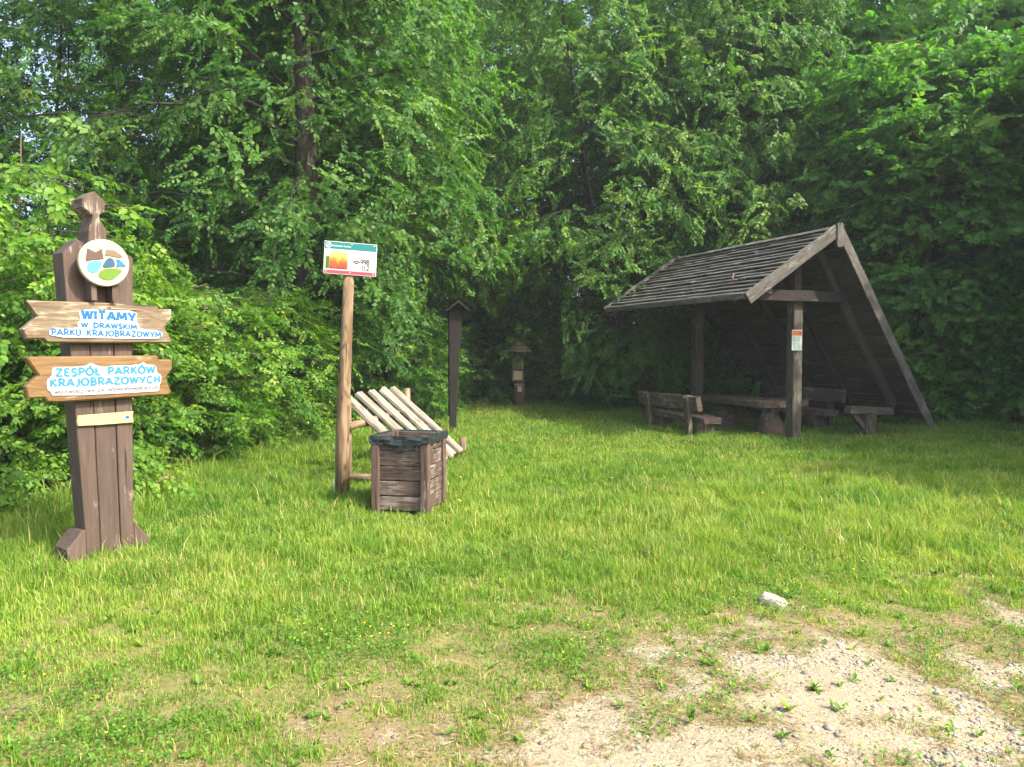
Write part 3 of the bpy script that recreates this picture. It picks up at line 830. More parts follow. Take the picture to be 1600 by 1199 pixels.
def vegetation():
    # --- sunlit shrubs along the left edge, behind the welcome sign
    sA = plant(101, 2.5, 1.55, .12, 74, .035, 7, 'dome', .30, .34, 9, 3, .36, .225, .62, 16, outward=.45, tilt=.5, shell=320, curtain=.35)
    sB = plant(102, 2.3, 1.45, .10, 70, .035, 6, 'dome', .26, .30, 9, 3, .34, .235, .66, 15, outward=.5, tilt=.5, shell=310, curtain=.35)
    A = put_plant("leafy_shrub", sA, M['leaf_light'], M['twig'], (-5.55, 8.35), "bright yellow-green shrub directly behind the welcome signpost", "shrub", .3, 1.0, "stems")
    B = put_plant("leafy_shrub", sB, M['leaf_light'], M['twig'], (-4.95, 10.5), "sunlit green shrub between the welcome signpost and the fire warning pole", "shrub", 1.2, 1.08, "stems")
    copy_thing(A, (-4.55, 12.9), 2.6, 1.0, "low spreading shrub just left of the fire warning pole, below the big trunk")
    copy_thing(B, (-7.2, 9.1), 4.0, 1.0, "shrub at the left edge of the picture, low and bright green")
    copy_thing(A, (-6.6, 11.6), 5.0, 1.25, "taller shrub standing behind the bright ones, to the left of the big trunk")
    # --- light young tree reaching in from the left
    yt = plant(110, 4.7, 1.8, 1.5, 34, .045, 2, 'tree', .35, .55, 7, 2, .34, .30, .66, 11, six=True, hang=.25, outward=.35, tilt=.45, shell=60, curtain=.6, top=.9)
    put_plant("young_beech", yt, M['leaf_light'], M['twig'], (-5.55, 8.3), "slender young tree with sparse yellow-green leaves above the welcome sign", "tree", 2.2, 1.0)
    # --- the tall old tree
    bt = plant(120, 15.5, 4.9, 1.9, 80, .33, 1, 'tree', .34, .50, 14, 3, .50, .23, .62, 16, hang=.25, outward=.4, tilt=.5, shell=760, curtain=.6, inner=.10, lop=(math.pi * .9, .25), wob=.09)
    bt = keep_path_clear(bt, (-3.85, 14.6), 0, 1.0)
    put_plant("old_tree", bt, M['leaf_dark'], M['bark'], (-3.85, 14.6), "tall old tree with a thick dark trunk left of the fire warning sign", "tree", 0, 1.0)
    # --- hanging hornbeams over the middle of the clearing
    h1 = plant(130, 13.0, 3.8, 1.2, 70, .14, 2, 'col', .40, .62, 11, 3, .46, .25, .62, 16, hang=.42, outward=.5, wob=.08, tilt=.5, shell=640, curtain=.8)
    h2 = plant(131, 12.5, 3.7, .8, 70, .12, 3, 'col', .38, .58, 11, 3, .46, .24, .62, 16, hang=.38, outward=.5, wob=.08, tilt=.5, shell=640, curtain=.8)
    h1 = keep_path_clear(h1, (-3.0, 18.0), .4, 1.0); h2 = keep_path_clear(h2, (2.9, 20.0), 1.0, 1.0)
    C1 = put_plant("hornbeam", h1, M['leaf_mid'], M['bark'], (-3.0, 18.0), "dense tree with hanging branches right behind the bin and bike rack", "tree", .4)
    C2 = put_plant("hornbeam", h2, M['leaf_mid'], M['bark'], (2.9, 20.0), "tree with drooping branches just left of the shelter roof", "tree", 1.0)
    copy_thing(C2, (.5, 25.6), 2.2, 1.1, "tree closing off the far end of the clearing behind the small log kiosk")
    copy_thing(C1, (-9.4, 15.5), 2.4, .72, "tree filling the upper left corner above the signpost")
    copy_thing(C2, (-8.4, 19.5), 4.0, .95, "tree behind the upper left branches, left of the big trunk")
    copy_thing(C1, (-5.2, 20.5), 5.1, 1.1, "tree straight behind the big trunk")
    copy_thing(C1, (5.6, 21.5), 1.5, 1.05, "tree rising right behind the ridge of the shelter")
    # --- the hazel thicket on the right
    z1 = plant(140, 8.5, 2.7, .15, 84, .06, 6, 'col', .36, .40, 10, 3, .50, .30, .82, 11, six=True, outward=.6, tilt=.5, shell=480, curtain=.4)
    z2 = plant(141, 8.0, 2.6, .10, 84, .06, 6, 'dome', .34, .38, 10, 3, .48, .31, .84, 11, six=True, outward=.6, tilt=.5, shell=460, curtain=.4)
    Z1 = put_plant("hazel", z1, M['leaf_hazel'], M['twig'], (9.4, 18.2), "broad leaved hazel right behind the lean-to back of the shelter", "hazel", .5, 1.0, "stems")
    Z2 = put_plant("hazel", z2, M['leaf_hazel'], M['twig'], (12.3, 17.6), "broad leaved hazel at the right edge of the picture", "hazel", 1.4, 1.05, "stems")
    copy_thing(Z1, (7.2, 20.6), 3.0, (1.1, 1.1, 1.3), "tall hazel looking over the middle of the shelter roof")
    copy_thing(Z2, (11.2, 21.0), 3.6, (1.2, 1.2, 1.45), "tall hazel behind the one at the right edge")
    copy_thing(Z1, (12.6, 13.6), 5.1, (.95, .95, 1.1), "hazel just outside the right edge whose branches shade the grass")
    copy_thing(Z2, (12.4, 10.4), 2.2, (.95, .95, 1.1), "hazel outside the picture on the right, second from the shelter")
    copy_thing(Z1, (12.7, 7.2), .9, (.95, .95, 1.05), "hazel outside the picture on the right, nearest to the lay-by")
    # --- brush round the end of the clearing
    br = plant(150, 1.7, 1.4, .06, 60, .02, 8, 'dome', .24, .22, 8, 3, .34, .28, .62, 12, outward=.5, tilt=.5, shell=150, curtain=.35)
    Br = put_plant("brush", br, M['leaf_mid'], M['twig'], (-2.9, 20.2), "low brush left of the path, behind the dark marker post", "shrub", 0, 1.1, "stems")
    for (x, y, a, s, lab) in [(-1.3, 23.9, 1.0, 1.75, "low brush left behind the small log kiosk"), (1.2, 24.2, 2.0, 1.7, "low brush right behind the small log kiosk"),
                              (2.6, 22.2, 3.0, 1.2, "low brush between the kiosk and the shelter, kiosk side"), (4.4, 20.4, 4.0, 1.2, "low brush seen under the left eave of the shelter"),
                              (6.2, 19.6, 5.0, 1.2, "low brush seen through the open far gable of the shelter"), (-3.2, 17.0, .5, 1.25, "low brush behind the bike rack"),
                              (8.6, 16.9, 1.6, .9, "low brush at the foot of the lean-to back of the shelter"), (10.8, 16.6, 2.6, .9, "low brush along the hedge foot right of the shelter"),
                              (-5.9, 14.2, 3.3, 1.3, "brush in the shade at the foot of the big trunk")]:
        copy_thing(Br, (x, y), a, s, lab)
    # --- the wood behind, one mass
    Vs, Fs, Rs, base = [], [], [], 0
    wd = MB()
    fr = [plant(160 + k, 16 + 2 * k, 3.9, 1.0, 78, .14, 1, 'col', .3, .45, 8, 3, .80, .30, .66, 11, outward=.35) for k in range(2)]
    spots = [(-22, 22), (-17, 25), (-12, 24), (-14, 19), (-18, 16), (-9, 28), (-4.5, 27), (-1, 31), (3, 30), (7, 28), (11, 27), (15, 25), (18, 22), (20, 18), (22, 27), (14, 32), (6, 35), (-6, 35), (-2.8, 25.5), (4.6, 26), (1.2, 34), (-8, 23.5), (9, 31), (-14, 33), (-25, 30), (27, 24), (17, 17.5)]
    for k, (x, y) in enumerate(spots):
        low = .52 if x < -10 else (.92 if x < 9 else 1.0)
        mb, (V, F, Rn) = fr[k % 2]
        a = rng.random() * 6.28; s = rng.uniform(.9, 1.25) * low; c, sn = math.cos(a) * s, math.sin(a) * s
        z = gz(x, y)
        Vs.append(np.stack([V[:, 0] * c - V[:, 1] * sn + x, V[:, 0] * sn + V[:, 1] * c + y, V[:, 2] * s + z], 1)); Fs.append(F + base); Rs.append(Rn); base += len(V)
        wd.tube([(x, y, z - .2), (x + .1, y, z + 6), (x, y + .1, z + 12 * s)], [.2, .14, .03], 7)
    me = mesh_np("woodland", np.concatenate(Vs), [np.concatenate(Fs)], {"rnd": np.concatenate(Rs)})
    wl = link_mesh("woodland", me, M['leaf_dark'])
    tag(wl, "the shady wood that goes on behind the trees of the clearing", "woodland", kind="stuff")
    wd.build("trunk", M['bark'], wl)

# ------------------------------------------------------------------ lettering (flared stroke letters)
def arc(cx, cy, rx, ry, a0, a1, n=9):
    return [(cx + rx * math.cos(R(a0 + (a1 - a0) * k / n)), cy + ry * math.sin(R(a0 + (a1 - a0) * k / n))) for k in range(n + 1)]
GL = {
 'W': (1.05, [[(0.02, 1), (.27, 0)], [(.27, 0), (.52, .95)], [(.52, .95), (.78, 0)], [(.78, 0), (1.03, 1)]]),
 'I': (.22, [[(.11, 0), (.11, 1)]]), 'T': (.72, [[(0, .96), (.72, 1.0)], [(.36, .97), (.36, 0)]]),
 'A': (.82, [[(0, 0), (.42, 1)], [(.42, 1), (.82, 0)], [(.16, .33), (.68, .33)]]),
 'M': (1.0, [[(.05, 0), (.14, 1)], [(.14, 1), (.5, .22)], [(.5, .22), (.86, 1)], [(.86, 1), (.97, 0)]]),
 'Y': (.76, [[(0, 1), (.38, .48)], [(.76, 1), (.3, 0)]]), 'D': (.78, [[(.08, 0), (.08, 1)], [(.0, 1), (.3, 1)] + arc(.3, .5, .46, .5, 90, -90)[1:] + [(.0, 0)]]),
 'R': (.72, [[(.1, 0), (.1, 1)], [(.0, 1), (.35, 1)] + arc(.38, .74, .27, .26, 90, -90)[1:] + [(.1, .48)], [(.34, .48), (.72, 0)]]),
 'S': (.60, [arc(.33, .75, .25, .24, 30, 270, 8) + arc(.30, .25, .27, .25, 90, -140, 8)[1:]]),
 'K': (.72, [[(.1, 0), (.1, 1)], [(.1, .46), (.66, 1)], [(.26, .58), (.72, 0)]]), 'P': (.64, [[(.1, 0), (.1, 1)], [(.0, 1), (.32, 1)] + arc(.35, .73, .27, .27, 90, -90)[1:] + [(.1, .46)]]),
 'U': (.74, [[(.06, 1), (.06, .35)] + arc(.37, .32, .31, .32, 180, 360)[1:] + [(.68, 1)]]), 'J': (.46, [[(.38, 1), (.38, .28)] + arc(.18, .25, .2, .25, 0, -130)[1:]]),
 'O': (.88, [arc(.44, .5, .40, .48, 90, 450, 18)]), 'B': (.68, [[(.1, 0), (.1, 1)], [(0, 1), (.32, 1)] + arc(.34, .76, .24, .24, 90, -90)[1:] + [(.1, .52)], [(.3, .52)] + arc(.34, .26, .30, .26, 90, -90) + [(0, 0)]]),
 'Z': (.74, [[(.04, .97), (.7, 1)], [(.7, 1), (.04, 0)], [(.04, 0), (.74, .03)]]), 'E': (.58, [[(.1, 0), (.1, 1)], [(.1, .98), (.56, .98)], [(.1, .52), (.46, .52)], [(.1, .02), (.58, .02)]]),
 'L': (.56, [[(.1, 1), (.1, 0)], [(.1, .02), (.56, .02)]]), 'C': (.76, [arc(.44, .5, .40, .48, 55, 305, 14)]), 'H': (.76, [[(.08, 0), (.08, 1)], [(.68, 0), (.68, 1)], [(.08, .5), (.68, .5)]]),
 'N': (.80, [[(.08, 0), (.08, 1)], [(.08, 1), (.72, 0)], [(.72, 0), (.72, 1)]]), 'F': (.56, [[(.1, 0), (.1, 1)], [(.1, .98), (.56, .98)], [(.1, .52), (.46, .52)]]),
 'G': (.84, [arc(.44, .5, .40, .48, 55, 330, 14) + [(.80, .46), (.5, .46)]]), ' ': (.55, []),
 '9': (.6, [arc(.3, .69, .25, .28, 0, 360, 12), [(.55, .69), (.5, .3), (.3, .03)]]), '8': (.6, [arc(.3, .74, .22, .24, 90, 450, 12), arc(.3, .26, .26, .25, 90, 450, 12)]),
 '1': (.4, [[(.05, .82), (.24, 1), (.24, 0)], [(.08, .02), (.4, .02)]]), '2': (.6, [arc(.3, .72, .25, .26, 160, -30, 8) + [(.05, .03)], [(.05, .03), (.58, .03)]]),
}
GL['\u00d3'] = (.88, GL['O'][1] + [[(.38, 1.10), (.60, 1.34)]])
GL['\u0141'] = (.56, GL['L'][1] + [[(-.08, .36), (.34, .62)]])
def ribbon(vs, fs, pts, hw, org, ex, ez, y, flare):
    n = len(pts)
    cum = [0]
    for k in range(1, n): cum.append(cum[-1] + math.dist(pts[k], pts[k - 1]))
    closed = math.dist(pts[0], pts[-1]) < 1e-6
    b = len(vs)
    for k, (px, pz) in enumerate(pts):
        a = pts[k - 1] if k else (pts[-2] if closed else pts[0]); c = pts[k + 1] if k < n - 1 else (pts[1] if closed else pts[-1])
        tx, tz = c[0] - a[0], c[1] - a[1]; l = math.hypot(tx, tz) or 1; nx_, nz_ = -tz / l, tx / l
        q = cum[k] / cum[-1]; w = hw * (1 + flare * abs(2 * q - 1) ** 2) if not closed else hw * (1 + .25 * abs(math.sin(2 * math.pi * q)))
        for sg in (1, -1):
            X, Z = px + nx_ * w * sg, pz + nz_ * w * sg
            vs.append((org[0] + ex[0] * X + ez[0] * Z, y, org[1] + ex[1] * X + ez[1] * Z))
    for k in range(n - 1): fs.append((b + 2 * k, b + 2 * k + 1, b + 2 * k + 3, b + 2 * k + 2))
def text_row(vs, fs, txt, p0, p1, h, y, hw=.09, flare=.45, gap=.2):
    """letters on the baseline p0-p1 (x,z), cap height h, in front plane y"""
    tot = sum(GL[c][0] for c in txt) + gap * (len(txt) - 1)
    L = math.dist(p0, p1); ux, uz = (p1[0] - p0[0]) / L, (p1[1] - p0[1]) / L
    sx = L / tot
    x = 0; k = 0
    for c in txt:
        w, strokes = GL[c]
        org = (p0[0] + ux * x * sx, p0[1] + uz * x * sx)
        for s in strokes:
            k += 1
            aspect = sx / h
            # subdivide straight strokes so that the flare shows
            if len(s) == 2: s = [(s[0][0] + (s[1][0] - s[0][0]) * q / 4, s[0][1] + (s[1][1] - s[0][1]) * q / 4) for q in range(5)]
            ss = [(a * aspect, b) for a, b in s]
            ribbon(vs, fs, ss, hw, org, (ux * h, uz * h), (-uz * h, ux * h), y - .00012 * (k % 7), flare)
        x += w + gap
def flat_mesh(name, vs, fs, mat, parent):
    me = bpy.data.meshes.new(name); me.from_pydata(vs, [], fs); me.update()
    return link_mesh(name, me, mat, parent)
def bar(vs, fs, x0, x1, z0, z1, y):
    b = len(vs); vs += [(x0, y, z0), (x1, y, z0), (x1, y, z1), (x0, y, z1)]; fs.append((b, b + 1, b + 2, b + 3))
def round_poly(poly, it=2):
    for _ in range(it):
        out = []
        for i in range(len(poly)):
            a, b = poly[i], poly[(i + 1) % len(poly)]
            out += [(a[0] * .75 + b[0] * .25, a[1] * .75 + b[1] * .25), (a[0] * .25 + b[0] * .75, a[1] * .25 + b[1] * .75)]
        poly = out
    return poly
def polyobj(name, poly, y0, y1, mat, parent, grain='x', bev=0.0):
    mb = MB(); mb.prism(poly, y0, y1, grain, bev); return mb.build(name, mat, parent)

# ------------------------------------------------------------------ welcome sign
def welcome_sign():
    root = empty("welcome_sign", (-3.305, 6.185, 0.0), R(52), "tall carved brown wooden signpost with two plank boards reading WITAMY and ZESPÓŁ PARKÓW", "signpost")
    root.rotation_euler = (0, R(-1.2), R(52))
    y0 = -.10
    def plank(poly, d0, d1): return polyobj("post_plank", poly, d0, d1, M['paint_brown'], root, 'z', .006)
    plank([(-.19, -.1), (-.0765, -.1), (-.0805, 1.02), (-.095, 2.13), (-.095, 2.52), (-.14, 2.545), (-.2545, 2.435), (-.222, 1.35), (-.187, .27)], y0, .08)
    plank([(-.0700, -.1), (.0795, -.1), (.0835, 1.0), (.098, 2.13), (.098, 2.50), (-.0885, 2.52), (-.0885, 2.13), (-.0745, 1.02)], y0 + .004, .075)
    plank([(.0860, -.1), (.19, -.1), (.192, .26), (.228, 1.35), (.281, 2.43), (.24, 2.457), (.105, 2.52), (.105, 2.13), (.0905, 1.0)], y0 + .001, .08)
    # broad feet, one each side
    polyobj("foot", [(-.1885, -.1), (-.1885, .285), (-.22, .285), (-.335, .16), (-.335, -.1)], -.13, .10, M['paint_brown'], root, 'z', .012)
    polyobj("foot", [(.1915, -.1), (.335, -.1), (.318, .12), (.21, .262), (.1915, .262)], -.09, .10, M['paint_brown'], root, 'z', .012)
    # carved figure in front of the planks: shoulders, neck, diamond head
    fig = [(-.0500, 2.40), (-.09, 2.40), (-.092, 2.515), (-.084, 2.612), (-.0592, 2.685), (-.0505, 2.716), (-.0503, 2.728), (-.123, 2.788), (-.120, 2.855), (-.0300, 2.919), (.0538, 2.848), (.0420, 2.765), (.004, 2.738), (.004, 2.712), (.0490, 2.627), (.0480, 2.40)]
    polyobj("carved_finial", fig, -.165, .03, M['paint_head'], root, 'z', .008)
    # emblem
    for x in (-.085, .072): polyobj("spacer_block", [(x - .02, 2.075), (x + .02, 2.075), (x + .02, 2.30), (x - .02, 2.30)], -.2085, y0 - .0015, M['paint_brown'], root, 'z')
    c = (-.010, 2.3636)
    mb = MB(); mb.prism([(c[0] + .190 * math.cos(2 * math.pi * k / 48), c[1] + .181 * math.sin(2 * math.pi * k / 48)) for k in range(48)], -.242, -.210, 'x', .006)
    disc = mb.build("emblem_disc", M['disc'], root)
    yy = -.2425
    def emb(nm, poly, mat, it=1): return polyobj(nm, round_poly(poly, it) if it else poly, yy - .0045, yy, mat, disc, 'x', .0015)
    emb("brown_shape", [(-.1351, 2.4669), (-.0762, 2.4404), (-.0293, 2.4701), (-.0172, 2.3955), (-.0461, 2.3867), (-.1113, 2.3777), (-.1482, 2.3641), (-.1516, 2.3816)], M['emb_brown'], 0)
    emb("tan_shape", [(.0035, 2.4646), (.0636, 2.4671), (.1296, 2.4242), (.1082, 2.4063), (.0791, 2.4134), (.0213, 2.4185), (-.0097, 2.4163)], M['emb_tan'], 0)
    emb("pale_blue_shape", [(-.0267, 2.3791), (-.0396, 2.3355), (-.0633, 2.2937), (-.0986, 2.2774), (-.1364, 2.2939), (-.1455, 2.3289), (-.1336, 2.3562), (-.1116, 2.3719)], M['cyan'])
    emb("slate_blue_shape", [(-.0336, 2.3224), (-.0164, 2.364), (.0163, 2.4046), (.043, 2.4042), (.0642, 2.3784), (.065, 2.3443), (.0533, 2.3345)], M['navy'])
    emb("bright_blue_shape", [(.0748, 2.3972), (.1012, 2.3992), (.1515, 2.3498), (.126, 2.3413), (.0733, 2.3356), (.0816, 2.3704)], M['midblue'], 0)
    emb("green_shape", [(-.0362, 2.3132), (.0485, 2.3274), (.1204, 2.318), (.1103, 2.2945), (.0773, 2.2652), (.0491, 2.2386), (.0086, 2.2298), (-.0266, 2.2327), (-.069, 2.262)], M['leafgreen'])
    # boards
    b1 = [(-.5421, 2.0636), (-.0935, 2.0614), (.4321, 2.0459), (.4436, 2.0173), (.5512, 2.0194), (.5525, 1.9441), (.4842, 1.8644), (.5448, 1.7596), (.5261, 1.7345), (-.413, 1.7506), (-.4388, 1.7791), (-.5554, 1.7804), (-.5781, 1.8531), (-.4782, 1.9447)]
    b2 = [(-.565, 1.643), (-.5317, 1.653), (.4105, 1.6338), (.4303, 1.6001), (.538, 1.5966), (.5392, 1.5207), (.4749, 1.4397), (.5224, 1.3275), (.4994, 1.2996), (-.3784, 1.3034), (-.4366, 1.3116), (-.4522, 1.3426), (-.5657, 1.3471), (-.5747, 1.4355), (-.4881, 1.5153)]
    w1 = [(-.1943, 2.0069), (.009, 2.0012), (.2604, 2.0017), (.2405, 1.9168), (.2603, 1.9048), (.2661, 1.8522), (.4574, 1.8395), (.4548, 1.7773), (.3492, 1.7723), (-.046, 1.7828), (-.4042, 1.7936), (-.4047, 1.8566), (-.1976, 1.8565), (-.2062, 1.906), (-.1804, 1.9176)]
    w2 = [(-.3978, 1.5595), (-.3835, 1.5702), (-.1671, 1.5654), (-.1179, 1.5945), (-.0854, 1.5739), (-.0109, 1.5514), (.0203, 1.5659), (.2414, 1.5615), (.2915, 1.5841), (.3153, 1.5628), (.3943, 1.5516), (.3999, 1.485), (.4337, 1.4793), (.4311, 1.4169), (.4126, 1.3847), (.4111, 1.3473), (.381, 1.3367), (-.4039, 1.3504), (-.4159, 1.3886), (-.4393, 1.4013), (-.4391, 1.4795), (-.4041, 1.4963)]
    for b, w, mat, rows in ((b1, w1, 'board_pale', [("WITAMY", (-.171, 1.933), (.2355, 1.9183), .064, .155), ("W DRAWSKIM", (-.180, 1.868), (.2442, 1.8522), .036, .165), ("PARKU KRAJOBRAZOWYM", (-.391, 1.812), (.4423, 1.7857), .042, .135)]),
                            (b2, w2, 'board_honey', [("ZESP\u00d3\u0141 PARK\u00d3W", (-.3764, 1.5002), (.3791, 1.4918), .055, .15), ("KRAJOBRAZOWYCH", (-.4177, 1.4246), (.418, 1.411), .054, .15), ("WOJEW\u00d3DZTWA ZACHODNIOPOMORSKIEGO", (-.3893, 1.3696), (.3989, 1.3605), .022, .14)])):
        bo = polyobj("sign_board", b, -.172, y0 - .002, M[mat], root, 'x', .012)
        bo["label"] = "upper board, pale and weathered" if b is b1 else "lower board, honey brown"
        polyobj("lettering_panel", round_poly(w, 1), -.180, -.1725, M['white'], bo, 'x', .001)
        vs, fs = [], []
        n_blue = 3 if b is b1 else 2
        for (t, p0, p1, h, hw) in rows[:n_blue]: text_row(vs, fs, t, p0, p1, h, -.1812, hw, .5)
        flat_mesh("lettering", vs, fs, M['blue'] if b is b1 else M['blue_pale'], bo)
        if n_blue == 2:
            t, p0, p1, h, hw = rows[2]; wid = lambda q: sum(GL[c][0] for c in q) + .2 * (len(q) - 1)
            wa, wb = t.split(); T = wid(t); at_q = lambda q: (p0[0] + (p1[0] - p0[0]) * q, p0[1] + (p1[1] - p0[1]) * q)
            for word, qa, qb in ((wa, 0, wid(wa) / T), (wb, 1 - wid(wb) / T, 1)):
                vs, fs = [], []; text_row(vs, fs, word, at_q(qa), at_q(qb), h, -.1812, hw, 0)
                flat_mesh("lettering", vs, fs, M['ink'], bo)
    mb = MB(); mb.tube([(.035, -.1795, 2.01), (.035, -.174, 2.01)], [.018, .018], 10); mb.build("wood_knot", M['bin_post'], root)
    pl = polyobj("cream_nameplate", [(-.2122, 1.1865), (-.1, 1.187), (.2165, 1.1846), (.212, 1.15), (.215, 1.0923), (-.05, 1.097), (-.2135, 1.1051), (-.218, 1.14)], -.125, y0 - .002, M['cream'], root, 'x', .004)
    vs, fs = [], []; bar(vs, fs, .150, .182, 1.130, 1.152, -.1262); flat_mesh("blue_mark", vs, fs, M['blue'], pl)
    vs, fs = [], []; bar(vs, fs, -.075, -.068, 1.112, 1.136, -.1262); flat_mesh("grey_mark", vs, fs, M['ink_grey'], pl)

# ------------------------------------------------------------------ fire warning sign
def fire_sign():
    root = empty("fire_warning_sign", (-1.917, 8.628, gz(-1.917, 8.628)), R(14), "fire warning sign with green header, flames and 998 112 on a leaning round pine pole", "sign")
    mb = MB(); mb.tube([(0, 0, -.15), (.005, 0, .6), (.035, 0, 1.3), (.065, 0, 1.9), (.10, .0, 2.6)], [.084, .077, .071, .063, .060], 18)
    mb.build("pole", M['pole'], root, True)
    mb = MB(); mb.board((.078, .03, -.1), (.078, .03, .22), .045, .012, (1, 0, 0)); mb.board((-.09, .03, -.1), (-.09, .03, .22), .045, .012, (1, 0, 0)); mb.build("steel_bracket", M['metal'], root)
    # panel, tilted a little clockwise
    sg = empty("sign_panel_mount", (0, 0, 0))
    bpy.data.objects.remove(sg)
    mb = MB(); mb.prism([(-.298, -.186), (.298, -.186), (.298, .186), (-.298, .186)], -.004, .004, 'x', .001)
    p = mb.build("sign_panel", M['white'], root); p.location = (.112, -.070, 2.68); p.scale = (.96, 1, .96); p.rotation_euler = (0, R(3.0), 0)
    def band(nm, x0, x1, z0, z1, mat, y=-.0052):
        vs, fs = [], []; bar(vs, fs, x0, x1, z0, z1, y); return flat_mesh(nm, vs, fs, mat, p)
    band("header_band", -.292, .290, .100, .180, M['teal'])
    band("footer_band", -.292, .290, -.180, -.142, M['crimson'])
    vs = []; fs = []; mb = MB(); mb.prism([(-.235, -.128), (-.030, -.128), (-.030, .040), (-.055, .078), (-.1, .06), (-.14, .088), (-.19, .06), (-.212, .075), (-.235, .03)], -.0054, -.0042, 'x'); mb.build("fire_picture", M['fire'], p)
    mb = MB(); mb.prism([(-.278, -.128), (-.237, -.128), (-.237, .015), (-.278, .010)], -.0054, -.0042, 'x'); mb.build("forest_picture", M['leaf_dark'], p)
    vs, fs = [], []
    text_row(vs, fs, "998", (.115, -.056), (.215, -.056), .058, -.0056, .09, .2, .12)
    text_row(vs, fs, "112", (.125, -.122), (.215, -.122), .055, -.0056, .09, .2, .18)
    flat_mesh("lettering", vs, fs, M['ink'], p)
    vs, fs = [], []
    ribbon(vs, fs, arc(.07, -.045, .032, .02, 10, 170, 8), .007, (0, 0), (1, 0), (0, 1), -.0056, .8)
    bar(vs, fs, .052, .088, -.058, -.042, -.0057)
    flat_mesh("telephone_icon", vs, fs, M['ink'], p)
    vs, fs = [], []
    for (x0, x1, z) in ((.0, .25, .066), (.0, .25, .050), (.05, .185, .018)): bar(vs, fs, x0, x1, z - .003, z + .003, -.0056)
    flat_mesh("small_print", vs, fs, M['ink_pink'], p)
    vs, fs = [], []
    ribbon(vs, fs, arc(-.252, .140, .027, .027, 0, 360, 20), .0035, (0, 0), (1, 0), (0, 1), -.0056, 0)
    ribbon(vs, fs, [(-.268, .126), (-.255, .138), (-.238, .154)], .008, (0, 0), (1, 0), (0, 1), -.0057, -.6)
    for k in range(11): bar(vs, fs, -.212 + k * .0108, -.2045 + k * .0108, .129, .141 + (.005 if k in (0, 2, 4, 9) else 0), -.0056)
    for k in range(8): bar(vs, fs, -.082 + k * .0108, -.0745 + k * .0108, .129, .141 + (.005 if k in (0, 4) else 0), -.0056)
    flat_mesh("header_mark", vs, fs, M['white'], p)
    for (x, z) in ((-.27, -.160), (0, -.160), (.265, -.160), (0.01, .165), (.265, .165), (.268, .07), (.268, -.05), (-.268, .065)):
        mb = MB(); mb.tube([(x, -.008, z), (x, -.004, z)], [.007, .007], 8); mb.build("screw", M['metal'], p)

